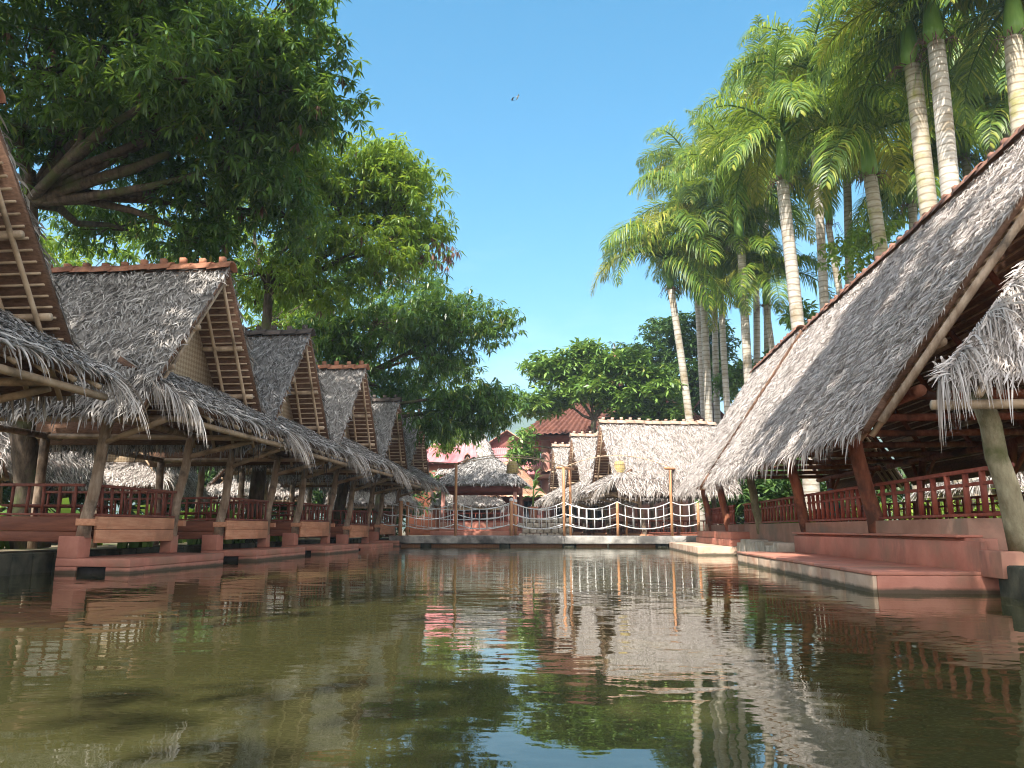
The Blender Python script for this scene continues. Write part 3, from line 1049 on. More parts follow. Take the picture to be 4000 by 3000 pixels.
lantern(-3.02, 33.4, 3.12, 'left woven basket lantern, hanging before the tiled roofs')
lantern(1.6, 33.4, 3.1, 'right woven basket lantern, hanging before the white thatched slope')
m = MB()
for a, b, sg in (((-9.4, 33.6, 3.95), (-5.45, 33.15, 3.55), .05), ((-5.45, 33.15, 3.55), (-.7, 34, 3.4), -.45), ((-5.45, 33.15, 3.5), (-.6, 34.7, 3.45), -.38), ((-9.4, 33.9, 4.0), (-5.45, 33.2, 3.5), .05)):
    m.tube([(a[0] + (b[0] - a[0]) * u, a[1] + (b[1] - a[1]) * u, a[2] + (b[2] - a[2]) * u - sg * 4 * u * (1 - u)) for u in np.linspace(0, 1, 13)], .018, 5)
tag(m.build('bamboo_line', 'bamboo', None, True), 'thin bent bamboo lines from the left post over the first lantern', 'line')
m = MB()
m.tube([(-.8 + 4.5 * u, 33.4, 3.35 + .5 * 4 * u * (1 - u)) for u in np.linspace(0, 1, 13)], .018, 5)
tag(m.build('bamboo_line', 'bamboo', None, True), 'thin arched bamboo line between the two tall frames on the bridge', 'line')


# ------------------------------------------------------------------ buildings behind the bridge
def tiled(mb, tl, tr, br, bl, nu, nv, amp=.05, step=.05):
    """pantile sheet: waves across, steps down"""
    tl, tr, br, bl = [np.array(p, float) for p in (tl, tr, br, bl)]
    n = np.cross(bl - tl, tr - tl) + np.cross(br - bl, tr - bl)
    n /= np.linalg.norm(n)
    if n[2] < 0:
        n = -n
    us = np.linspace(0, 1, nu * 4 + 1)
    V, Fc = [], []
    for j in range(nv):
        for e, off in ((j / nv, 0), ((j + 1) / nv, step)):
            for i, u in enumerate(us):
                p = (1 - u) * (1 - e) * tl + u * (1 - e) * tr + u * e * br + (1 - u) * e * bl
                V.append(p + n * (amp * math.sin(u * nu * 2 * math.pi) + off))
    k = len(us)
    for j in range(nv * 2 - 1):
        for i in range(k - 1):
            Fc.append((j * k + i, j * k + i + 1, (j + 1) * k + i + 1, (j + 1) * k + i))
    mb.raw(V, Fc)


def hip_roof(mb, x0, x1, y0, y1, z0, z1, run, fn):
    a, b, c, d = (x0, y0, z0), (x1, y0, z0), (x1, y1, z0), (x0, y1, z0)
    ym = (y0 + y1) / 2
    p, q = (x0 + run, ym, z1), (x1 - run, ym, z1)
    fn(mb, p, q, b, a)
    fn(mb, q, p, d, c)
    fn(mb, p, p, a, d)
    fn(mb, q, q, c, b)


def gazebo():
    t = thing('gazebo', 'grey hip-roofed thatched gazebo on red-brown posts behind the rope bridge', 'gazebo', (-5.1, 40.2, 0))
    m = MB()
    hip_roof(m, -2.25, 2.25, -2.2, 2.2, 2.95, 4.45, 1.75, lambda mb, *q: thatch(mb, *q, row=.15, gap=.055, length=.36))
    for a, b, o in (((-2.25, -2.2), (2.25, -2.2), (0, -1, -.6)), ((2.25, -2.2), (2.25, 2.2), (1, 0, -.6)), ((-2.25, 2.2), (-2.25, -2.2), (-1, 0, -.6))):
        fringe(m, (*a, 2.95), (*b, 2.95), o, 26, .25, .04, .8, .25)
    m.build('thatched_roof', 'thatch_dark', t)  # tree shade on this roof is put into its darker thatch colour
    for x in (-1.85, 1.75):
        for y in (-1.8, 1.8):
            MB().box(x - .09, x + .09, y - .09, y + .09, .3, 2.95).build('post', 'pillar', t)
    m = MB()
    m.box(-1.95, 1.85, -1.9, -1.72, 2.55, 2.85)
    m.box(-1.95, 1.85, 1.72, 1.9, 2.55, 2.85)
    m.box(-1.95, -1.77, -1.7, 1.7, 2.55, 2.85)
    m.box(1.67, 1.85, -1.7, 1.7, 2.55, 2.85)
    m.build('ring_beam', 'red_wall', t)
    m = MB()
    m.box(-2.4, 2.1, -2.3, 2.0, .3, .62)
    m.box(-2.0, 1.9, -1.98, -1.9, .63, 1.05)
    m.build('base', 'plinth', t, bevel=.01)
    railing(t, (-1.9, -1.85), (1.8, -1.85), 1.08, 1.5, 'rail_red', 12)
    return t


gazebo()
# open pavilions and huts further back
for (x, y, rz, z, lab) in ((-7.6, 50.5, -80, -.6, 'sunlit thatched hut seen under the gazebo eave, its fringe low over tables'),
                           (-12.0, 42.5, -60, -.7, 'weathered thatched hut left of the gazebo, its corner sheaf drooping to the bridge')):
    h = copy_tree(HUT)
    h.location = (x, y, z)
    h.rotation_euler = (0, 0, R(rz))
    h['label'] = lab
    h['group'] = 'thatched huts behind the gazebo'
    recolour(h, 'thatched_roof', 'thatch_pale')
    recolour(h, 'skirt_roof', 'thatch_pale')
t = thing('thatched_turret', 'steep pale thatched roof rising behind the gazebo', 'roof', (-8.1, 56, 0))
m = MB()
hip_roof(m, -2.2, 2.2, -2.2, 2.2, 4.6, 7.6, 1.3, lambda mb, *q: thatch(mb, *q, row=.2, gap=.08, length=.45, width=.07))
m.build('thatched_roof', 'thatch_pale', t)
MB().box(-1.6, 1.6, -1.6, 1.6, .3, 4.7).build('wall', 'board_dark', t)

t = thing('red_house', 'house with faded pink-red sheet roof and small front gable behind the gazebo', 'house', (-6.0, 62, 0))
MB().box(-3.3, 2.6, 0, 6, .3, 5.4).build('wall', 'red_wall', t)
m = MB()
tiled(m, (-1.7, -.2, 7.2), (2.4, -.2, 7.2), (3.2, -2.0, 4.6), (-2.3, -2.0, 4.6), 26, 1, .035, 0)
m.build('lower_roof', 'red_metal', t)
m = MB()
m.raw([(-1.75, -.15, 7.2), (1.75, -.15, 7.2), (0, -.15, 8.35), (-1.75, .1, 7.2), (1.75, .1, 7.2), (0, .1, 8.35)], [(0, 1, 2), (3, 5, 4), (0, 3, 4, 1), (1, 4, 5, 2), (2, 5, 3, 0)])
m.build('gable', 'red_wall', t)
for s in (-1, 1):
    m = MB()
    tiled(m, (0, -.5, 8.6), (0, 5, 8.6), (s * 2.3, 5, 7.05), (s * 2.3, -.5, 7.05), 14, 1, .03, 0)
    m.build('upper_roof', 'red_metal', t)
    MB().beam((0, -.55, 8.58), (s * 2.35, -.55, 7.0), .06, .22, (0, 1, 0)).build('barge_board', 'tile_orange', t)

t = thing('low_tiled_house', 'low house with a pale orange tiled roof between the gazebo and the pillar', 'house', (-3.9, 50, 0))
MB().box(-2.4, 1.3, .5, 4, .3, 2.9).build('wall', 'red_wall', t)
MB().box(.1, .9, .44, .5, .5, 2.5).build('door', 'glass', t)
m = MB()
tiled(m, (-2.9, 1.9, 5.2), (-.6, 1.9, 5.2), (1.7, -.4, 2.75), (-2.9, -.4, 2.75), 13, 9, .04, .04)
tiled(m, (-.6, 1.9, 5.2), (-.6, 2.6, 5.2), (1.7, 4.6, 2.75), (1.7, -.4, 2.75), 14, 9, .04, .04)
m.build('roof', 'tile_orange', t)
t = thing('red_tiled_shed', 'small shed with a sunlit pink tiled roof left of the gazebo top', 'shed', (-10.2, 54, 0))
MB().box(-2, 2.4, 0, 3, .3, 5.4).build('wall', 'board_dark', t)
m = MB()
tiled(m, (-.6, 1.5, 6.9), (2.4, 1.5, 6.9), (2.9, -.4, 5.3), (-2.4, -.4, 5.3), 12, 1, .035, 0)
m.build('roof', 'red_metal', t)


def tower_house():
    t = thing('tiled_house', 'two-storey building with a brown pantile roof and round pink pillars behind the leafy tree', 'building', (2.2, 54, 0))
    MB().box(-4.6, 6.5, 2.2, 9, .3, 7.0).build('wall', 'pillar', t)
    for x, z0, z1 in ((-3.6, 4.9, 6.6), (-1.5, 4.9, 6.6), (.6, 4.9, 6.6), (-3.4, 1.0, 3.6), (-1.2, 1.0, 3.6)):
        w = MB().box(x - .75, x + .75, 2.1, 2.19, z0, z1).build('window', 'glass', t)
        q = MB()
        for a, b, c, d in ((x - .82, x - .75, z0, z1), (x + .75, x + .82, z0, z1), (x - .82, x + .82, z1, z1 + .08), (x - .82, x + .82, z0 - .08, z0), (x - .03, x + .03, z0, z1)):
            q.box(a, b, 2.03, 2.16, c, d)
        q.build('frame', 'pillar', w)
    for x in (-4.75, -.2, 4.6):
        MB().tube([(x, 0, .3), (x, 0, 6.9)], .32, 14).build('pillar', 'pillar', t, True)
    MB().box(-6.2, 7.2, -.9, 8.9, 6.92, 7.14).build('eave_board', 'red_wall', t)
    m = MB()
    hip_roof(m, -6.5, 7.5, -1.2, 9.2, 7.15, 11.2, 4.4, lambda mb, tl, tr, br, bl: tiled(mb, tl, tr, br, bl, 34, 16, .06, .07))
    m.build('roof', 'tile_brown', t)
    m = MB()
    tiled(m, (-6.3, 1.8, 5.2), (-3.2, 1.8, 5.2), (-3.2, -1.2, 4.55), (-6.3, -1.2, 4.55), 9, 5, .06, .05)
    m.build('canopy', 'tile_orange', t)
    m = MB()
    m.box(-6.2, -3.3, -1.15, 1.8, 4.15, 4.42)
    m.build('canopy_beam', 'pillar', t)
    # little pagoda lantern on the ridge
    m = MB()
    m.box(-.2, 1.0, 3.4, 4.6, 11.0, 12.6)
    m.build('turret', 'pillar', t)
    m = MB()
    m.lathe([(1.25, 12.5), (.75, 12.9), (.42, 13.3), (.36, 13.35), (.16, 13.7), (.06, 13.9), (.12, 14.05), (.03, 14.25), (.005, 14.9)], (.4, 4, 0), 8)
    m.build('finial_roof', 'red_metal', t)


tower_house()
t = thing('wooden_gable', 'small brown gable peeking between two pale palm trunks', 'house', (9.3, 58, 0))
MB().box(-2, 2, .5, 4, .3, 8).build('wall', 'board_dark', t)
m = MB()
for s in (-1, 1):
    tiled(m, (0, 0, 10.6), (0, 5, 10.6), (s * 2.6, 5, 7.6), (s * 2.6, 0, 7.6), 10, 6, .05, .05)
m.build('roof', 'tile_brown', t)

# stone wall, pot, thin posts
w = MB()
for k in range(4):
    for i in range(7):
        x = -3.0 + i * .34 + (.17 if k % 2 else 0)
        w.box(x, x + .32, 36.4 - random.uniform(0, .06), 36.9, .3 + k * .24, .53 + k * .24)
tag(w.build('stone_wall', 'stone', bevel=.04), 'pale sunlit stone wall behind the middle of the rope railing', 'wall')


# ------------------------------------------------------------------ foliage
def leaves(mb, C, K, L, Wd, droop=(-75, 15), seed=0, flat=.6):
    """K leaves spread round each of the points C, bending down towards their tips"""
    Mn = len(C)
    N = Mn * K
    P = np.repeat(C, K, 0)
    ph = rng.uniform(0, 2 * math.pi, N)
    th = np.radians(rng.uniform(droop[0], droop[1], N))
    d = np.stack([np.cos(ph) * np.cos(th), np.sin(ph) * np.cos(th), np.sin(th)], 1)
    s = nrm(np.stack([-np.sin(ph), np.cos(ph), np.zeros(N)], 1) + rng.normal(0, .35, (N, 3)))
    ln = L * rng.uniform(.65, 1.25, (N, 1))
    w = Wd * rng.uniform(.75, 1.2, (N, 1)) / 2
    P = P + d * ln * .12
    mid = P + d * ln * .5
    d2 = nrm(d + np.array([0, 0, -flat]) * rng.uniform(.4, 1.4, (N, 1)))
    tip = mid + d2 * ln * .5
    A = np.stack([P - s * w * .25, mid - s * w, tip - s * w * .08], 1)
    B = np.stack([P + s * w * .25, mid + s * w, tip + s * w * .08], 1)
    mb.strips(A, B)


def crown_points(blobs, spacing=1.0, spread=.42):
    """rosette centres: ragged sub-clumps scattered through each ellipsoid, thicker near its outside"""
    out, subs = [], []
    for (cx, cy, cz, rx, ry, rz, n) in blobs:
        ns = max(3, n // 14)
        v = nrm(rng.normal(0, 1, (ns, 3)))
        rr = rng.uniform(.2, 1.15, (ns, 1)) ** .5
        c = np.array([cx, cy, cz]) + v * rr * np.array([rx, ry, rz])
        subs.append(c)
        k = rng.integers(0, ns, n)
        out.append(c[k] + np.clip(rng.normal(0, 1, (n, 3)), -1.7, 1.7) * spread * np.array([1, 1, .62]))
    return np.concatenate(out), np.concatenate(subs)


def grow(root, base, top, r0, blobs, subs, mat='bark', twigs=.5):
    """trunk from base to top, then a limb to every blob and twigs to its sub-clumps"""
    b, tp = Vector(base), Vector(top)
    P = log_pts(b, tp, 7, r0 * .45)
    MB().tube(P, [r0 * (1.35 if i == 0 else 1 - .07 * i) for i in range(7)], 10).build('trunk', mat, root, True)
    for (cx, cy, cz, rx, ry, rz, n) in blobs:
        c = Vector((cx, cy, cz))
        m = MB()
        s = tp if c.z > tp.z - 1 else b.lerp(tp, .75)
        mid = s.lerp(c, .5) + Vector((random.uniform(-.4, .4), random.uniform(-.4, .4), random.uniform(-.2, .5)))
        pts = [s, s.lerp(mid, .5) + Vector((random.uniform(-.2, .2), 0, random.uniform(-.1, .2))), mid, mid.lerp(c, .6) + Vector((0, random.uniform(-.2, .2), .1)), c]
        m.tube(pts, [r0 * .38, r0 * .32, r0 * .25, r0 * .18, r0 * .09], 8)
        # twigs fork off the limb towards the leaf clumps
        for q in subs:
            if random.random() < twigs and abs(q[0] - cx) < rx and abs(q[1] - cy) < ry and abs(q[2] - cz) < rz:
                q = Vector(q)
                a = c.lerp(pts[3], random.uniform(0, 1))
                m.tube([a, a.lerp(q, .5) + Vector((random.uniform(-.15, .15),) * 3), q], [r0 * .1, r0 * .06, .012], 5, False)
        m.build('limb', mat, root, True)


def tree(name, label, base, top, r0, blobs, K, L, Wd, leaf, droop=(-75, 15), spread=.42, group=None, flat=.6, dead=0, mat='bark', cat='tree'):
    t = thing(name, label, cat, (0, 0, 0), 0, group)
    C, S = crown_points(blobs, spread=spread)
    m = MB()
    leaves(m, C, K, L, Wd, droop, flat=flat)
    m.build('crown', leaf, t)
    if dead:
        m = MB()
        leaves(m, C[rng.integers(0, len(C), dead)], K, L, Wd, (-90, -45))
        m.build('dry_leaves', 'leaf_dead', t)
    grow(t, base, top, r0, blobs, S, mat)
    return t


def blob(px, py, Y, rx, ry, rz, n):
    p = at(px, py, Y)
    return (p.x, p.y, p.z, rx, ry, rz, n)


# T1: the great mango over the nearest huts
b1 = [blob(150, 250, 15, 1.6, 2.0, 1.3, 560), blob(480, 130, 15.5, 1.7, 2, 1.2, 560), blob(820, 120, 14.5, 1.5, 1.6, 1.2, 560), blob(1130, 60, 14, 1.0, 1.5, .9, 336),
      blob(1190, 330, 14.5, .85, 1.3, .9, 336), blob(950, 380, 15, 1.3, 1.6, 1.0, 480), blob(600, 420, 15.5, 1.5, 1.6, .9, 448), blob(300, 520, 16.5, 1.4, 1.5, .9, 288),
      blob(1000, 640, 15.5, 1.2, 1.5, .9, 384), blob(740, 760, 16.5, 1.1, 1.4, .8, 320), blob(820, 960, 17, .9, 1.2, .6, 208), blob(40, 480, 14.5, 1.0, 1.5, .9, 240),
      blob(1120, 850, 17, .7, 1.1, .7, 176), blob(560, 640, 18, 1.2, 1.2, .7, 208), blob(300, 780, 18.5, 1.3, 1.2, .6, 176), blob(500, 900, 19, 1.3, 1.2, .6, 160), blob(380, 330, 13.5, 1.1, 1.2, .7, 240), blob(760, 300, 13, .9, 1.2, .7, 208)]
b1_shade = [(-11.5, 5.5, 13.0, 3.4, 3.4, 1.6, 700), (-10.5, 9.5, 13.5, 3.2, 3, 1.6, 650), (-14.5, 9.5, 12.5, 2.5, 3.5, 1.5, 350), (-11.0, 14.2, 13.6, 3.2, 3, 1.7, 650), (-10.5, 19, 13.2, 3, 3, 1.6, 500), (-12.5, 1.5, 12.5, 3.2, 3, 1.6, 600), (-7.6, -1.0, 12.8, 2.2, 2.2, 1.2, 330)]  # extra crown clumps, mostly out of view, added to shade left huts and pond
p = at(150, 1800, 17)
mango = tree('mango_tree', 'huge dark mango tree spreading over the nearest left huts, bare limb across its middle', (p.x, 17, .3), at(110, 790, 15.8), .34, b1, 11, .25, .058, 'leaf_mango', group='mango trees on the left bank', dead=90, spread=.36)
Cx, Sx = crown_points(b1_shade, spread=.5)
m = MB()
leaves(m, Cx, 9, .42, .12)
m.build('crown', 'leaf_mango', mango)
MB().tube([at(95, 800, 15.8), at(330, 715, 15.6), at(520, 660, 15.4), at(660, 600, 15.2)], [.17, .14, .12, .07], 9).build('limb', 'bark', mango, True)
# unseen tree added on the near right bank, crown shaped to shade pond and roof
bs = [(2.5, 9.7, 13.4, 1.9, 1.7, 1.0, 330), (4.1, 10.2, 13.4, 1.0, .9, .8, 120), (2.3, 6.7, 13.3, 1.6, 2.0, 1.0, 260), (1.3, 3.4, 13.2, 1.7, 2.0, 1.0, 300), (-.2, .4, 13.4, 2.2, 2.3, 1.3, 360), (-1.8, -2.6, 13, 2.4, 2.8, 1.4, 400), (1.0, -4.2, 13.2, 2.8, 2.8, 1.4, 380), (3.6, -.6, 13, 2.2, 2.6, 1.4, 260), (-2.9, -6.3, 13, 2.0, 2.0, 1.2, 220)]
tree('mango_tree', 'unseen tall shade tree added behind the viewer, shading the pond and the big right roof', (8.5, -3.5, .3), (6.0, -2.5, 8), .4, bs, 9, .42, .12, 'leaf_mango')
# T2
b2 = [blob(1240, 620, 23, 1.1, 1.5, 1.1, 533), blob(1500, 700, 24, 1.1, 1.5, 1.0, 487), blob(1590, 800, 24, 1.1, 1.3, 1.3, 382), blob(1350, 820, 24, 1.4, 1.5, 1.2, 440),
      blob(1180, 930, 23, 1.3, 1.5, 1.1, 371), blob(1500, 960, 24, 1.3, 1.4, 1.0, 348), blob(1000, 1080, 24, 1.4, 1.4, 1.0, 301), blob(1260, 1120, 24, 1.2, 1.4, .8, 255), blob(1660, 930, 24.5, .6, .8, .6, 116),
      blob(1000, 780, 25, 1.3, 1.5, 1.2, 255)]
p = at(1100, 1850, 22)
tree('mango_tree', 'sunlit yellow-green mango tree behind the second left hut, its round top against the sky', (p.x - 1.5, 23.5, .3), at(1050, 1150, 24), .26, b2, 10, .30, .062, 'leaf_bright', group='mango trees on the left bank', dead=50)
m = MB()
Cd = np.array([tuple(at(px, py, 24)) for px, py in ((1740, 960), (1770, 985), (1700, 1000), (1690, 940), (1640, 1010), (1600, 880), (1755, 1010))])
Cd = np.repeat(Cd, 5, 0) + rng.normal(0, .12, (35, 3))
leaves(m, Cd, 8, .26, .05, (-90, -50))
m.build('dry_leaves', 'leaf_dead', bpy.data.objects['mango_tree.002'])
# T3
b3 = [blob(1570, 1060, 31, 1.6, 1.6, .9, 255), blob(1330, 1100, 31, 1.6, 1.6, .9, 221), blob(1480, 1240, 29, 1.6, 1.6, 1.0, 382), blob(1650, 1200, 30, 1.3, 1.5, .9, 331), blob(1800, 1260, 30, 1.1, 1.5, 1.0, 306), blob(1920, 1270, 30, .65, .9, .7, 140), blob(1700, 1400, 30, 1.4, 1.5, 1.2, 420),
      blob(1850, 1600, 30, 1.3, 1.4, 1.0, 382), blob(1960, 1580, 30, .6, .9, .8, 165), blob(1740, 1620, 30, 1.1, 1.3, 1.0, 306), blob(1420, 1400, 30, 1.4, 1.4, 1.0, 306), blob(1560, 1530, 32, 1.2, 1.4, .9, 255), blob(1300, 1320, 29, 1.2, 1.4, .9, 229)]
tree('mango_tree', 'dense green mango tree behind the farthest left huts, drooping over the gazebo', (-9.9, 30.5, .3), at(1400, 1480, 30), .24, b3, 10, .32, .068, 'leaf_mango', group='mango trees on the left bank')
# lit trees further left, seen through the gaps
b4 = [(-19, 25, 9.3, 3, 3, 2.2, 728), (-15.5, 27, 8, 2.6, 2.5, 2.0, 588), (-22, 22, 7.5, 3, 3, 2.5, 588), (-12.5, 31, 9.5, 2.5, 2.5, 2.2, 588), (-17, 30, 12.5, 3, 3, 2.2, 588)]
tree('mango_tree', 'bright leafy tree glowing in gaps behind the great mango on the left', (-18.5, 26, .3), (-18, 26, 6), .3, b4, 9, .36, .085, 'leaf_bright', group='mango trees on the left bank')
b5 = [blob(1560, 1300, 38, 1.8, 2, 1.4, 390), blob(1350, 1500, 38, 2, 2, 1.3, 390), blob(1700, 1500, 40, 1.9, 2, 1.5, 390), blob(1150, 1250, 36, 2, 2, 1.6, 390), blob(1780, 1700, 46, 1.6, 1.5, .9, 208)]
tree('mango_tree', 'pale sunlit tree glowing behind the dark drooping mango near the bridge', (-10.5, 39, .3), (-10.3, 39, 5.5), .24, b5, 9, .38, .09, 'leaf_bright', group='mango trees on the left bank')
# centre: broad leafy tree before the tiled building, darker tree behind it
c1 = [blob(2160, 1440, 48, 1.3, 1.6, .7, 225), blob(2290, 1400, 48, 1.4, 1.8, .8, 285), blob(2420, 1440, 48, 1.5, 1.8, .8, 300), blob(2550, 1500, 48, 1.4, 1.8, .9, 285), blob(2250, 1500, 47.5, 1.6, 1.6, .7, 255),
      blob(2130, 1570, 48, 1.3, 1.5, .7, 195), blob(2420, 1560, 48.5, 1.6, 1.6, .8, 285), blob(2580, 1610, 49, 1.3, 1.5, .9, 255), blob(2045, 1740, 52, .5, .8, 1.3, 110), blob(2330, 1770, 48.5, .5, .6, .4, 40), blob(2480, 1660, 49.5, 1.4, 1.2, .6, 165)]
tree('broadleaf_tree', 'bright broad-leaved tree spreading in front of the brown pantile roof', (.5, 48.3, .3), at(2320, 1640, 48), .26, c1, 10, .46, .17, 'leaf_broad', (-55, 35), .5, flat=.4)
c2 = [blob(2640, 1300, 64, 2.2, 2, 1.6, 338), blob(2560, 1420, 64, 2.2, 2, 1.6, 312), blob(2760, 1350, 63, 2.2, 2, 1.6, 312), blob(2720, 1500, 62, 2.6, 2, 1.8, 364), blob(2840, 1480, 62, 2.0, 2, 1.6, 260), blob(2640, 1620, 61, 2.6, 2, 1.5, 286), blob(2450, 1420, 66, 1.6, 2, 1.2, 156)]
tree('broadleaf_tree', 'tall dark leafy tree behind the bases of the slender palms', (8.5, 63, .3), at(2680, 1600, 63), .35, c2, 10, .5, .2, 'leaf_dark', (-55, 35), .6, flat=.4)
c3 = [blob(2900, 1440, 50, 1.0, 1, .8, 80), blob(2860, 1520, 50, .9, 1, .7, 70), blob(3140, 1250, 42, .9, 1, .5, 60), blob(3000, 1400, 50, 1.2, 1, .8, 80)]
tree('broadleaf_tree', 'small bright tree between the palm trunks above the white thatch', (10.4, 50, .3), (10.4, 50, 8.5), .16, c3, 9, .45, .16, 'leaf_broad', (-55, 35), .45, flat=.4)
c4 = [blob(3400, 1000, 34, 1.3, 1.2, 1.2, 160), blob(3330, 950, 36, .8, 1, .8, 70)]
tree('creeper_tree', 'leafy creeper clump wrapping the mossy palm base above the right roof', (16, 34.5, .3), (16, 34.5, 11), .14, c4, 9, .32, .11, 'leaf_bright', (-70, 20), .45)


# ------------------------------------------------------------------ palms
def frond_mesh(a0, a1, L, yellow, seed, nl=66):
    rg = np.random.default_rng(seed)
    K = 16
    pts = [np.zeros(3)]
    dirs = []
    for k in range(K):
        t = (k + .5) / K
        a = math.radians(a0 + (a1 - a0) * t ** 1.25)
        d = np.array([math.cos(a), 0.0, math.sin(a)])
        dirs.append(d)
        pts.append(pts[-1] + d * L / K)
    pts = np.array(pts)
    dirs.append(dirs[-1])
    dirs = np.array(dirs)
    m = MB()
    s = np.repeat(np.linspace(.10, 1, nl), 2)
    sg = np.tile([-1.0, 1.0], nl)
    s = np.clip(s + rg.normal(0, .006, len(s)), .08, .995)
    idx = s * K
    i0 = np.minimum(idx.astype(int), K - 1)
    fr = (idx - i0)[:, None]
    P = pts[i0] * (1 - fr) + pts[i0 + 1] * fr
    D = nrm(dirs[i0])
    side = np.zeros_like(P)
    side[:, 1] = sg
    upv = nrm(np.cross(D, np.array([0, 1.0, 0])))
    upv[upv[:, 2] < 0] *= -1
    ll = 1.2 * np.sin(np.pi * np.clip(s * .86 + .12, 0, 1)) ** .7 * rg.uniform(.8, 1.1, len(s)) * L / 4.2
    d = nrm(side * 1.0 + D * (.45 + .5 * s)[:, None] + upv * rg.normal(.12, .32, len(s))[:, None])
    w = nrm(np.cross(d, upv)) * (.024 * L / 4.2)
    p1 = P + d * ll[:, None] * .4
    d2 = nrm(d + np.array([0, 0, -.75]))
    p2 = p1 + d2 * ll[:, None] * .35
    d3 = nrm(d2 + np.array([0, 0, -.9]))
    p3 = p2 + d3 * ll[:, None] * .3
    m.strips(np.stack([P - w * .6, p1 - w, p2 - w * .8, p3 - w * .1], 1), np.stack([P + w * .6, p1 + w, p2 + w * .8, p3 + w * .1], 1))
    m.tube([tuple(q) for q in pts], list(np.linspace(.055, .008, K + 1) * L / 4.2), 5)
    return m


FR = []
proto_fronds = []
for i, (a0, a1, y) in enumerate([(86, 30, 0), (70, -55, 0), (56, -72, 0), (42, -80, 0), (24, -86, 0), (0, -89, 0), (40, -82, 1), (12, -88, 1)]):
    mb = frond_mesh(a0, a1, 4.2, y, 50 + i)
    o = mb.build('frond', 'frond_yellow' if y else 'frond')
    proto_fronds.append(o.data)
    bpy.data.objects.remove(o)


def palm(label, lo, tt, cr, Y, r, scale=1.0, moss=False, yellow=1, seed=1, group='tall palms behind the right pavilions'):
    rd = random.Random(seed)
    A, B, Cc = at(*lo, Y), at(*tt, Y), at(*cr, Y)
    k = (A.z - .3) / max(.5, (B.z - A.z))
    base = A - (B - A) * k
    base.z = .3
    t = thing('palm_tree', label, 'palm', base, 0, group)
    n = 14
    pts, rad = [], []
    for i in range(n):
        u = i / (n - 1)
        q = base.lerp(B, u) - base
        pts.append(q + Vector((math.sin(u * 5 + seed) * .06, 0, 0)))
        rad.append(r * (1.25 - .25 * min(1, u * 4)) * (1 - .18 * u))
    MB().tube(pts, rad, 12).build('trunk', 'palm_bark_moss' if moss else 'palm_bark', t, True)
    MB().tube([B - base, (B - base).lerp(Cc - base, .25), (B - base).lerp(Cc - base, .7), Cc - base], [r * .95, r * .98, r * .7, r * .35], 12).build('crownshaft', 'crownshaft', t, True)
    # old fruit stalks under the crownshaft
    m = MB()
    for i in range(26):
        a = rd.uniform(0, 2 * math.pi)
        q = B - base
        d = Vector((math.cos(a), math.sin(a), 0))
        m.tube([q + d * r * .8, q + d * (r + .25) + Vector((0, 0, rd.uniform(-.05, .2))), q + d * (r + rd.uniform(.3, .6)) - Vector((0, 0, rd.uniform(.2, .6)))], [.02, .014, .008], 4)
    m.build('fruit_stalk', 'leaf_dead', t)
    tiers = [0, 1, 2, 2, 3, 3, 4, 4, 4, 5, 5, 1, 2, 3, 1, 5, 3, 4]
    a = rd.uniform(0, 6)
    for i, v in enumerate(tiers):
        if yellow and i in (6, 9, 12, 13)[:yellow + 1]:
            v = 6 if i == 6 else 7
        o = bpy.data.objects.new('frond', proto_fronds[v])
        COL.objects.link(o)
        o.parent = t
        o.location = (Cc - base) - Vector((0, 0, .12 * (v % 6)))
        a += 2.4 + rd.uniform(-.25, .25)
        o.rotation_euler = (rd.uniform(-.25, .25), rd.uniform(-.14, .14), a)
        s = scale * rd.uniform(1.05, 1.4)
        o.scale = (s, s, s)
    return t


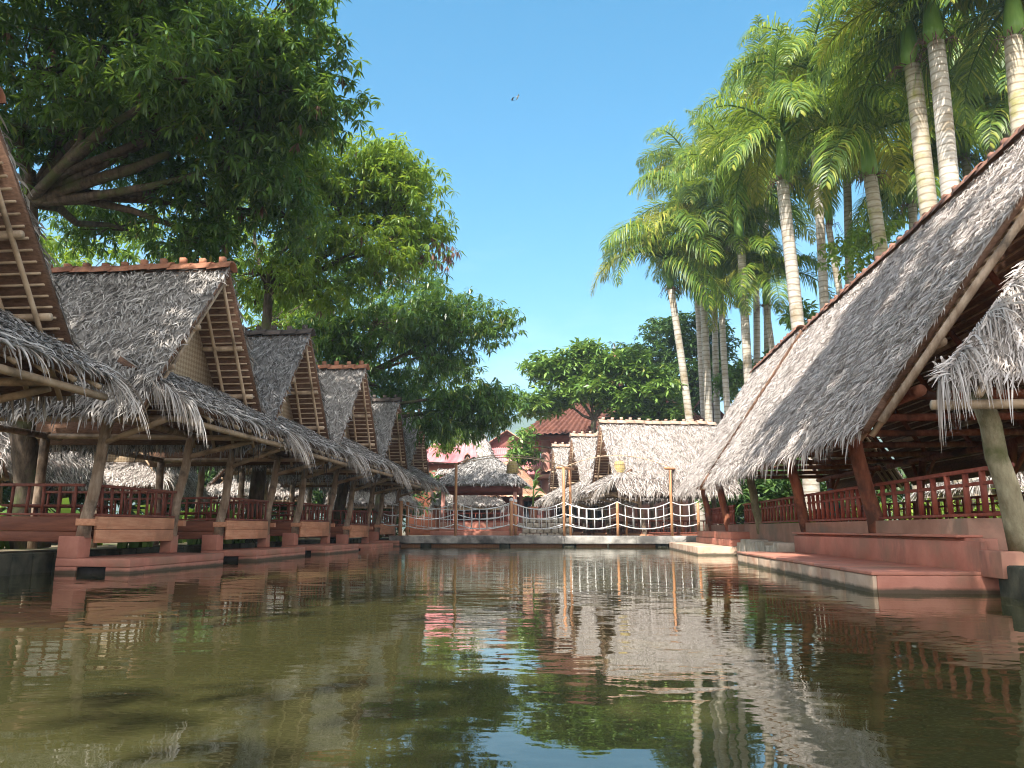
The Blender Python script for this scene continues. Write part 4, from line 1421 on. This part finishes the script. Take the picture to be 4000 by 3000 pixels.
P_LIST = [
    ((2690, 1640), (2622, 1130), (2598, 985), 46, .25, 1.15, False, 1, 'leaning palm at the left end of the palm row, bare sky beside its crown'),
    ((2765, 1640), (2748, 1090), (2735, 850), 48, .27, 1.2, False, 1, 'pale straight palm just right of the leaning one, crown above it'),
    ((2800, 1600), (2795, 1150), (2790, 990), 52, .24, 1.1, False, 1, 'shaded slim palm half hidden behind the pale straight trunk'),
    ((2835, 1450), (2815, 1120), (2810, 950), 47, .22, 1.0, False, 2, 'slim palm with yellowing fronds, fourth trunk from the left'),
    ((2925, 1450), (2890, 950), (2870, 700), 44, .28, 1.2, False, 1, 'tall palm whose crown stands above the four left palms'),
    ((2955, 1400), (2950, 1100), (2950, 850), 52, .26, 1.1, False, 1, 'dim palm behind the middle of the row, fronds hanging along its trunk'),
    ((3015, 1380), (2993, 1195), (2985, 1055), 45, .20, 1.0, False, 2, 'short palm with a bright green crownshaft low in the middle of the row'),
    ((3115, 1310), (3060, 710), (3050, 500), 34, .32, 1.0, False, 1, 'thick pale palm trunk in the open between the row and the roof'),
    ((3285, 1150), (3240, 880), (3225, 600), 41, .2, 1.15, False, 1, 'thin dark palm trunk alone in the gap right of the thick pale one'),
    ((3450, 1000), (3400, 690), (3375, 490), 33, .34, 1.05, True, 1, 'palm with a green crownshaft and creeper-wrapped base above the right roof'),
    ((3630, 800), (3560, 260), (3540, 60), 28, .36, 1.0, True, 2, 'left one of the twin mossy palm trunks rising from the right roof'),
    ((3710, 740), (3650, 170), (3630, -30), 27, .36, 1.0, False, 3, 'right one of the twin palm trunks, pale pink bark, yellow fronds'),
    ((3215, 1150), (3175, 480), (3160, 240), 39, .25, 1.15, False, 1, 'palm behind the thick pale trunk, its upright fronds highest left of the twins'),
    ((3870, 640), (3845, 430), (3835, 270), 37, .26, 1.2, False, 0, 'dark palm in shade between the twin trunks and the right edge'),
    ((2745, 1640), (2712, 860), (2700, 650), 55, .22, 1.15, False, 1, 'farthest palm, its crown the topmost of the left end of the row'),
    ((3580, 1000), (3565, 800), (3555, 640), 40, .26, 1.2, False, 0, 'low dark palm crown just left of the twin trunks, trunk hidden behind them'),
    ((3790, 800), (3770, 620), (3760, 470), 39, .26, 1.2, False, 0, 'palm crown hanging between the twin trunks and the roof at upper right'),
    ((3320, 1100), (3300, 560), (3290, 340), 43, .26, 1.2, False, 1, 'palm crown left of the twin trunks, above the thin lone trunk'),
    ((3000, 1400), (2980, 640), (2970, 420), 50, .26, 1.2, False, 1, 'back palm whose crown peeks over the tall crowns mid row'),
    ((3960, 700), (3945, 480), (3935, 380), 36, .26, 1.2, False, 0, 'dark drooping palm at the right edge just above the roof ridge'),
    ((3995, 550), (3965, 150), (3950, -60), 26, .36, 1.0, True, 2, 'palm at the right edge of the picture, trunk half cut off'),
]
for i, (lo, tt, cr, Y, r, s, moss, yl, lab) in enumerate(P_LIST):
    palm(lab, lo, tt, cr, Y, r, s, moss, yl, 11 + i)


# ------------------------------------------------------------------ small plants
def blade_plant(loc, h, n, label, group, mat='blade', wd=.05):
    m = MB()
    ph = rng.uniform(0, 2 * math.pi, n)
    d = np.stack([np.cos(ph) * .45, np.sin(ph) * .45, np.ones(n)], 1) * rng.uniform(.6, 1.1, (n, 1))
    d = nrm(d)
    P = rng.normal(0, .16, (n, 3)) * np.array([1, 1, 0])
    L = h * rng.uniform(.6, 1.2, (n, 1))
    s = nrm(np.stack([-np.sin(ph), np.cos(ph), rng.normal(0, .2, n)], 1)) * wd / 2
    p1 = P + d * L * .5
    d2 = nrm(d + np.stack([np.cos(ph), np.sin(ph), -np.ones(n)], 1) * .35)
    p2 = p1 + d2 * L * .3
    d3 = nrm(d2 + np.stack([np.cos(ph), np.sin(ph), -np.ones(n) * 1.6], 1) * .4)
    p3 = p2 + d3 * L * .25
    m.strips(np.stack([P - s * .6, p1 - s, p2 - s * .8, p3 - s * .1], 1), np.stack([P + s * .6, p1 + s, p2 + s * .8, p3 + s * .1], 1))
    o = m.build('leafy_plant', mat)
    o.location = loc
    return tag(o, label, 'plant', group)


bp = blade_plant((11.3, 17.0, .3), 1.5, 90, 'yellow-green grassy plant in the bed behind the right railings', 'grassy plants behind the right pavilions')
k = 0
for x, y, s in ((11.0, 18.2, 1.0), (11.6, 19.2, 1.1), (10.9, 20.3, 1.0), (11.5, 21.6, 1.15), (11.0, 23, 1.1), (11.8, 24.2, 1.1), (11.1, 25.6, 1.2), (12.0, 15.8, 1.1), (11.2, 27.2, 1.2), (11.9, 28.6, 1.2), (10.7, 30.2, 1.2), (12.6, 18.0, 1.3), (12.7, 20.2, 1.35), (12.8, 22.4, 1.35),
                (11.2, 14.8, .95), (11.9, 13.8, 1.0), (12.9, 14.6, 1.2), (13.0, 16.3, 1.2), (9.6, 32.0, 1.2), (8.4, 33.0, 1.1)):
    c = bp.copy()
    COL.objects.link(c)
    c.location = (x, y, .3)
    c.rotation_euler = (0, 0, k * 1.7)
    c.scale = (s, s, s)
    k += 1
bu = tree('bush', 'leafy bush behind the pavilions, filling the gap under their eaves', (0, 0, 0), (0, 0, 1.1), .07, [(0, 0, 1.1, 1.3, 1.2, 1.0, 120), (.6, .5, 2.0, 1.0, 1.0, .7, 70), (-.7, .2, 1.7, .9, .9, .7, 60)], 9, .36, .12, 'leaf_dark', (-60, 40), .4, 'bushes behind the huts', cat='bush')
bu.location = (16.5, 12, .3)
for k, (x, y, s) in enumerate(((16.8, 15.5, 1.2), (17.5, 18, 1.3), (18.6, 22, 1.4), (18.5, 25.5, 1.3), (17.6, 31.5, 1.5), (15, 34, 1.3), (12.5, 36, 1.3), (10.5, 38.5, 1.4), (-20.5, 10, 1.5), (-21, 14.5, 1.6), (-21, 18.5, 1.6), (-21.5, 23, 1.6), (-20.8, 27.5, 1.6), (-20.5, 31.5, 1.7), (-19, 36, 1.6), (-17, 40, 1.5), (-14.8, 44, 1.5), (-11.5, 47, 1.4), (8.4, 39.5, 1.3), (10, 44, 1.6), (-23.5, 48, 2.4), (-26, 42, 2.4), (-27, 36, 2.3), (-19.5, 52, 2.2), (22, 30, 2.2), (21, 37, 2.2), (22, 23, 2.0))):
    c = copy_tree(bu)
    c.location = (x, y, .3)
    c.rotation_euler = (0, 0, k * 1.1)
    c.scale = (s, s, s)
w = MB()
for i in range(40):
    for kk in range(2):
        w.box(10.2 + random.uniform(-.05, .05), 10.6, 13.5 + i * .42, 13.9 + i * .42, .3 + kk * .2, .48 + kk * .2)
tag(w.build('bed_wall', 'stone', bevel=.04), 'low stone edging of the plant bed behind the right pavilions', 'wall')
lp = blade_plant((-10.2, 17.0, .3), 1.0, 24, 'broad-leaved green plant growing between the left huts', 'leafy plants behind the left huts', 'leaf_broad', .16)
k = 0
for x, y, s in ((-11.0, 21.9, 1.4), (-10.3, 22.6, 1.2), (-13.2, 16.2, 1.3), (-13.4, 19.8, 1.6), (-12.9, 23.2, 1.5), (-13.2, 25.0, 1.7), (-12.6, 27.2, 1.6), (-11, 27, 1.2), (-12.8, 12, 1.3), (-13.6, 14, 1.3), (-12.5, 31.6, 1.5)):
    c = lp.copy()
    COL.objects.link(c)
    c.location = (x, y, .3)
    c.rotation_euler = (0, 0, k * 1.3)
    c.scale = (s, s, s)
    k += 1
t = thing('potted_plant', 'tall banana-like plant in a terracotta pot on the stone wall', 'plant', (-2.35, 36.65, 1.26))
MB().lathe([(.001, 0), (.16, 0), (.22, .42), (.25, .43), (.25, .5), (.19, .5), (.18, .4), (.001, .4)], n=16).build('pot', 'terracotta', t, True)
m = MB()
m.tube([(0, 0, .4), (.03, 0, 1.0), (.05, 0, 1.7)], [.05, .045, .03], 7)
C = np.array([(.05, 0, 1.7), (.04, 0, 1.3), (.02, 0, .9)])
leaves(m, C, 6, .75, .2, (0, 75))
m.build('stem_and_leaves', 'leaf_broad', t)


# ------------------------------------------------------------------ furniture and the visitor seen through the right railings
def chair(loc, rz, mat, label, group=None):
    t = thing('chair', label, 'chair', loc, rz, group)
    MB().box(-.22, .22, -.22, .22, .42, .46).build('seat', mat, t, bevel=.01)
    m = MB()
    m.box(-.22, .22, .2, .235, .86, .93)
    for x in (-.2, -.1, 0, .1, .2):
        m.box(x - .018, x + .018, .205, .23, .46, .86)
    m.build('backrest', mat, t)
    for x in (-.19, .19):
        for y in (-.19, .19):
            MB().box(x - .022, x + .022, y - .022, y + .022, 0, .42).build('leg', mat, t)
    return t


def table(loc, label, group=None):
    t = thing('table', label, 'table', loc, 0, group)
    MB().box(-.45, .45, -.8, .8, .70, .75).build('tabletop', 'rail_red', t, bevel=.01)
    for x in (-.38, .38):
        for y in (-.7, .7):
            MB().box(x - .035, x + .035, y - .035, y + .035, 0, .70).build('leg', 'rail', t)
    return t


table((8.9, 13.1, .45), 'dark red wooden table seen through the nearest right railing', None)
chair((9.35, 15.2, .5), R(100), 'green_plastic', 'bright green chair seen between the nearest right balusters')
chair((9.3, 16.9, .5), R(80), 'rail', 'dark wooden chair behind the second bay of the nearest right railing')
table((9.4, 19.4, .4), 'wooden table behind the far bay of the nearest right pavilion', None)
chair((9.0, 20.7, .4), R(20), 'rail', 'dark wooden chair beside the table in the far bay of the right pavilion')


def person(loc, rz):
    t = thing('person', 'seated person in teal top and blue cap beyond the right railing', 'person', loc, rz)
    me = bpy.data.meshes.new('body')
    J = [((0, 0, .5), .15), ((0, .01, .72), .14), ((0, .0, .93), .16), ((0, 0, 1.05), .07), ((0, -.01, 1.13), .06), ((0, -.02, 1.22), .095), ((0, -.02, 1.32), .085),
         ((.19, 0, .98), .06), ((.24, -.06, .74), .048), ((.17, -.28, .66), .038), ((.12, -.36, .66), .03),
         ((-.19, 0, .98), .06), ((-.24, -.06, .74), .048), ((-.17, -.28, .66), .038), ((-.12, -.36, .66), .03),
         ((.1, -.05, .48), .095), ((.12, -.42, .47), .07), ((.12, -.44, .08), .045), ((.12, -.56, .03), .035),
         ((-.1, -.05, .48), .095), ((-.12, -.42, .47), .07), ((-.12, -.44, .08), .045), ((-.12, -.56, .03), .035)]
    E = [(0, 1), (1, 2), (2, 3), (3, 4), (4, 5), (5, 6), (2, 7), (7, 8), (8, 9), (9, 10), (2, 11), (11, 12), (12, 13), (13, 14), (0, 15), (15, 16), (16, 17), (17, 18), (0, 19), (19, 20), (20, 21), (21, 22)]
    me.from_pydata([j[0] for j in J], E, [])
    o = bpy.data.objects.new('body', me)
    COL.objects.link(o)
    o.parent = t
    me.materials.append(M['skin'])
    sk = o.modifiers.new('skin', 'SKIN')
    for v, j in zip(me.skin_vertices[0].data, J):
        v.radius = (j[1], j[1])
    me.skin_vertices[0].data[0].use_root = True
    o.modifiers.new('sub', 'SUBSURF').levels = 1
    o.modifiers['sub'].render_levels = 1
    m = MB()
    m.lathe([(.17, .5), (.175, .7), (.2, .92), (.16, 1.02), (.075, 1.06)], n=16)
    for s in (-1, 1):
        m.tube([(s * .13, 0, .98), (s * .21, 0, .97), (s * .25, -.05, .78)], [.085, .08, .07], 10)
    m.build('shirt', 'teal_cloth', t, True)
    m = MB()
    m.lathe([(.115, 1.27), (.118, 1.32), (.10, 1.39), (.05, 1.425), (.001, 1.43)], (0, -.02, 0), 16)
    m.raw([(-.09, -.12, 1.285), (.09, -.12, 1.285), (.06, -.22, 1.265), (-.06, -.22, 1.265), (-.09, -.12, 1.297), (.09, -.12, 1.297), (.06, -.22, 1.277), (-.06, -.22, 1.277)], [(0, 1, 2, 3), (7, 6, 5, 4), (0, 4, 5, 1), (1, 5, 6, 2), (2, 6, 7, 3), (3, 7, 4, 0)])
    m.build('cap', 'blue_cloth', t, True)
    # face: eyes, nose, mouth
    m = MB()
    m.raw([(-.015, -.115, 1.2), (.015, -.115, 1.2), (0, -.14, 1.2), (0, -.112, 1.25)], [(0, 1, 2), (0, 2, 3), (2, 1, 3), (1, 0, 3)])
    m.build('nose', 'skin', t)
    for s in (-1, 1):
        MB().lathe([(.001, -.012), (.012, 0), (.001, .012)], (s * .035, -.108, 1.245), 8).build('eye', 'dark', t)
    return t


person((8.1, 26.3, .62), R(20))
chair((8.12, 26.34, .62), R(20), 'rail', 'dark wooden chair under the seated person in the blue cap')

# ------------------------------------------------------------------ fish and birds
m = MB()
prof = [(0, .001), (.02, .016), (.06, .03), (.11, .032), (.17, .02), (.21, .008), (.225, .004)]
V, Fc = [], []
for x, r in prof:
    for k in range(10):
        a = 2 * math.pi * k / 10
        V.append((x, math.cos(a) * r, math.sin(a) * r))
for i in range(len(prof) - 1):
    for k in range(10):
        Fc.append((i * 10 + k, i * 10 + (k + 1) % 10, (i + 1) * 10 + (k + 1) % 10, (i + 1) * 10 + k))
m.raw(V, Fc)
m.raw([(.22, .002, 0), (.29, .04, .0), (.27, 0, .0), (.29, -.04, 0), (.22, -.002, .006)], [(0, 1, 2, 4), (4, 2, 3, 0)])
for s in (-1, 1):
    m.raw([(.06, s * .028, -.005), (.09, s * .07, -.01), (.1, s * .03, -.005)], [(0, 1, 2)])
o = m.build('koi_fish', 'koi', None, True)
o.location = (-1.22, 4.25, -.042)
o.rotation_euler = (0, 0, R(8))
tag(o, 'orange koi swimming just under the murky green surface', 'fish')


def bird(px, py, Y, mat, label, rz, fl):
    p = at(px, py, Y)
    m = MB()
    V, Fc = [], []
    pr = [(0, .002), (.03, .025), (.08, .04), (.16, .035), (.22, .012), (.3, .02)]
    for x, r in pr:
        for k in range(8):
            a = 2 * math.pi * k / 8
            V.append((x, math.cos(a) * r, math.sin(a) * r * (.3 if x > .25 else 1)))
    for i in range(len(pr) - 1):
        for k in range(8):
            Fc.append((i * 8 + k, i * 8 + (k + 1) % 8, (i + 1) * 8 + (k + 1) % 8, (i + 1) * 8 + k))
    m.raw(V, Fc)
    b = m.build('bird', mat, None, True)
    for s in (-1, 1):
        w_ = MB()
        w_.raw([(.06, s * .03, .01), (.16, s * .03, .01), (.15, s * .16, .01 + fl), (.2, s * .32, .01 + fl * 1.4), (.13, s * .3, .015 + fl * 1.4), (.05, s * .16, .02 + fl)], [(0, 1, 2, 5), (5, 2, 3, 4)])
        w_.build('wing', mat, b)
    b.location = p
    b.rotation_euler = (R(15), 0, rz)
    tag(b, label, 'bird', 'birds in the sky')


bird(1995, 390, 50, 'bird', 'dark bird in the open sky, lower left of the pair', R(20), .08)
bird(2028, 378, 56, 'bird_pale', 'pale bird in the open sky, upper right of the pair', R(200), -.05)

# ------------------------------------------------------------------ the air: thin even haze round everything
m = MB()
m.box(-1490, 1490, -60, 1400, -1.6, 215)
hz, nt, p_, out_ = new_mat('haze_air')
nt.nodes.remove(p_)
pv = nt.nodes.new('ShaderNodeVolumePrincipled')
pv.inputs['Color'].default_value = (.66, .83, 1, 1)
pv.inputs['Density'].default_value = .0006
nt.links.new(pv.outputs[0], out_.inputs['Volume'])
M['haze'] = hz
tag(m.build('haze', 'haze'), kind='stuff')
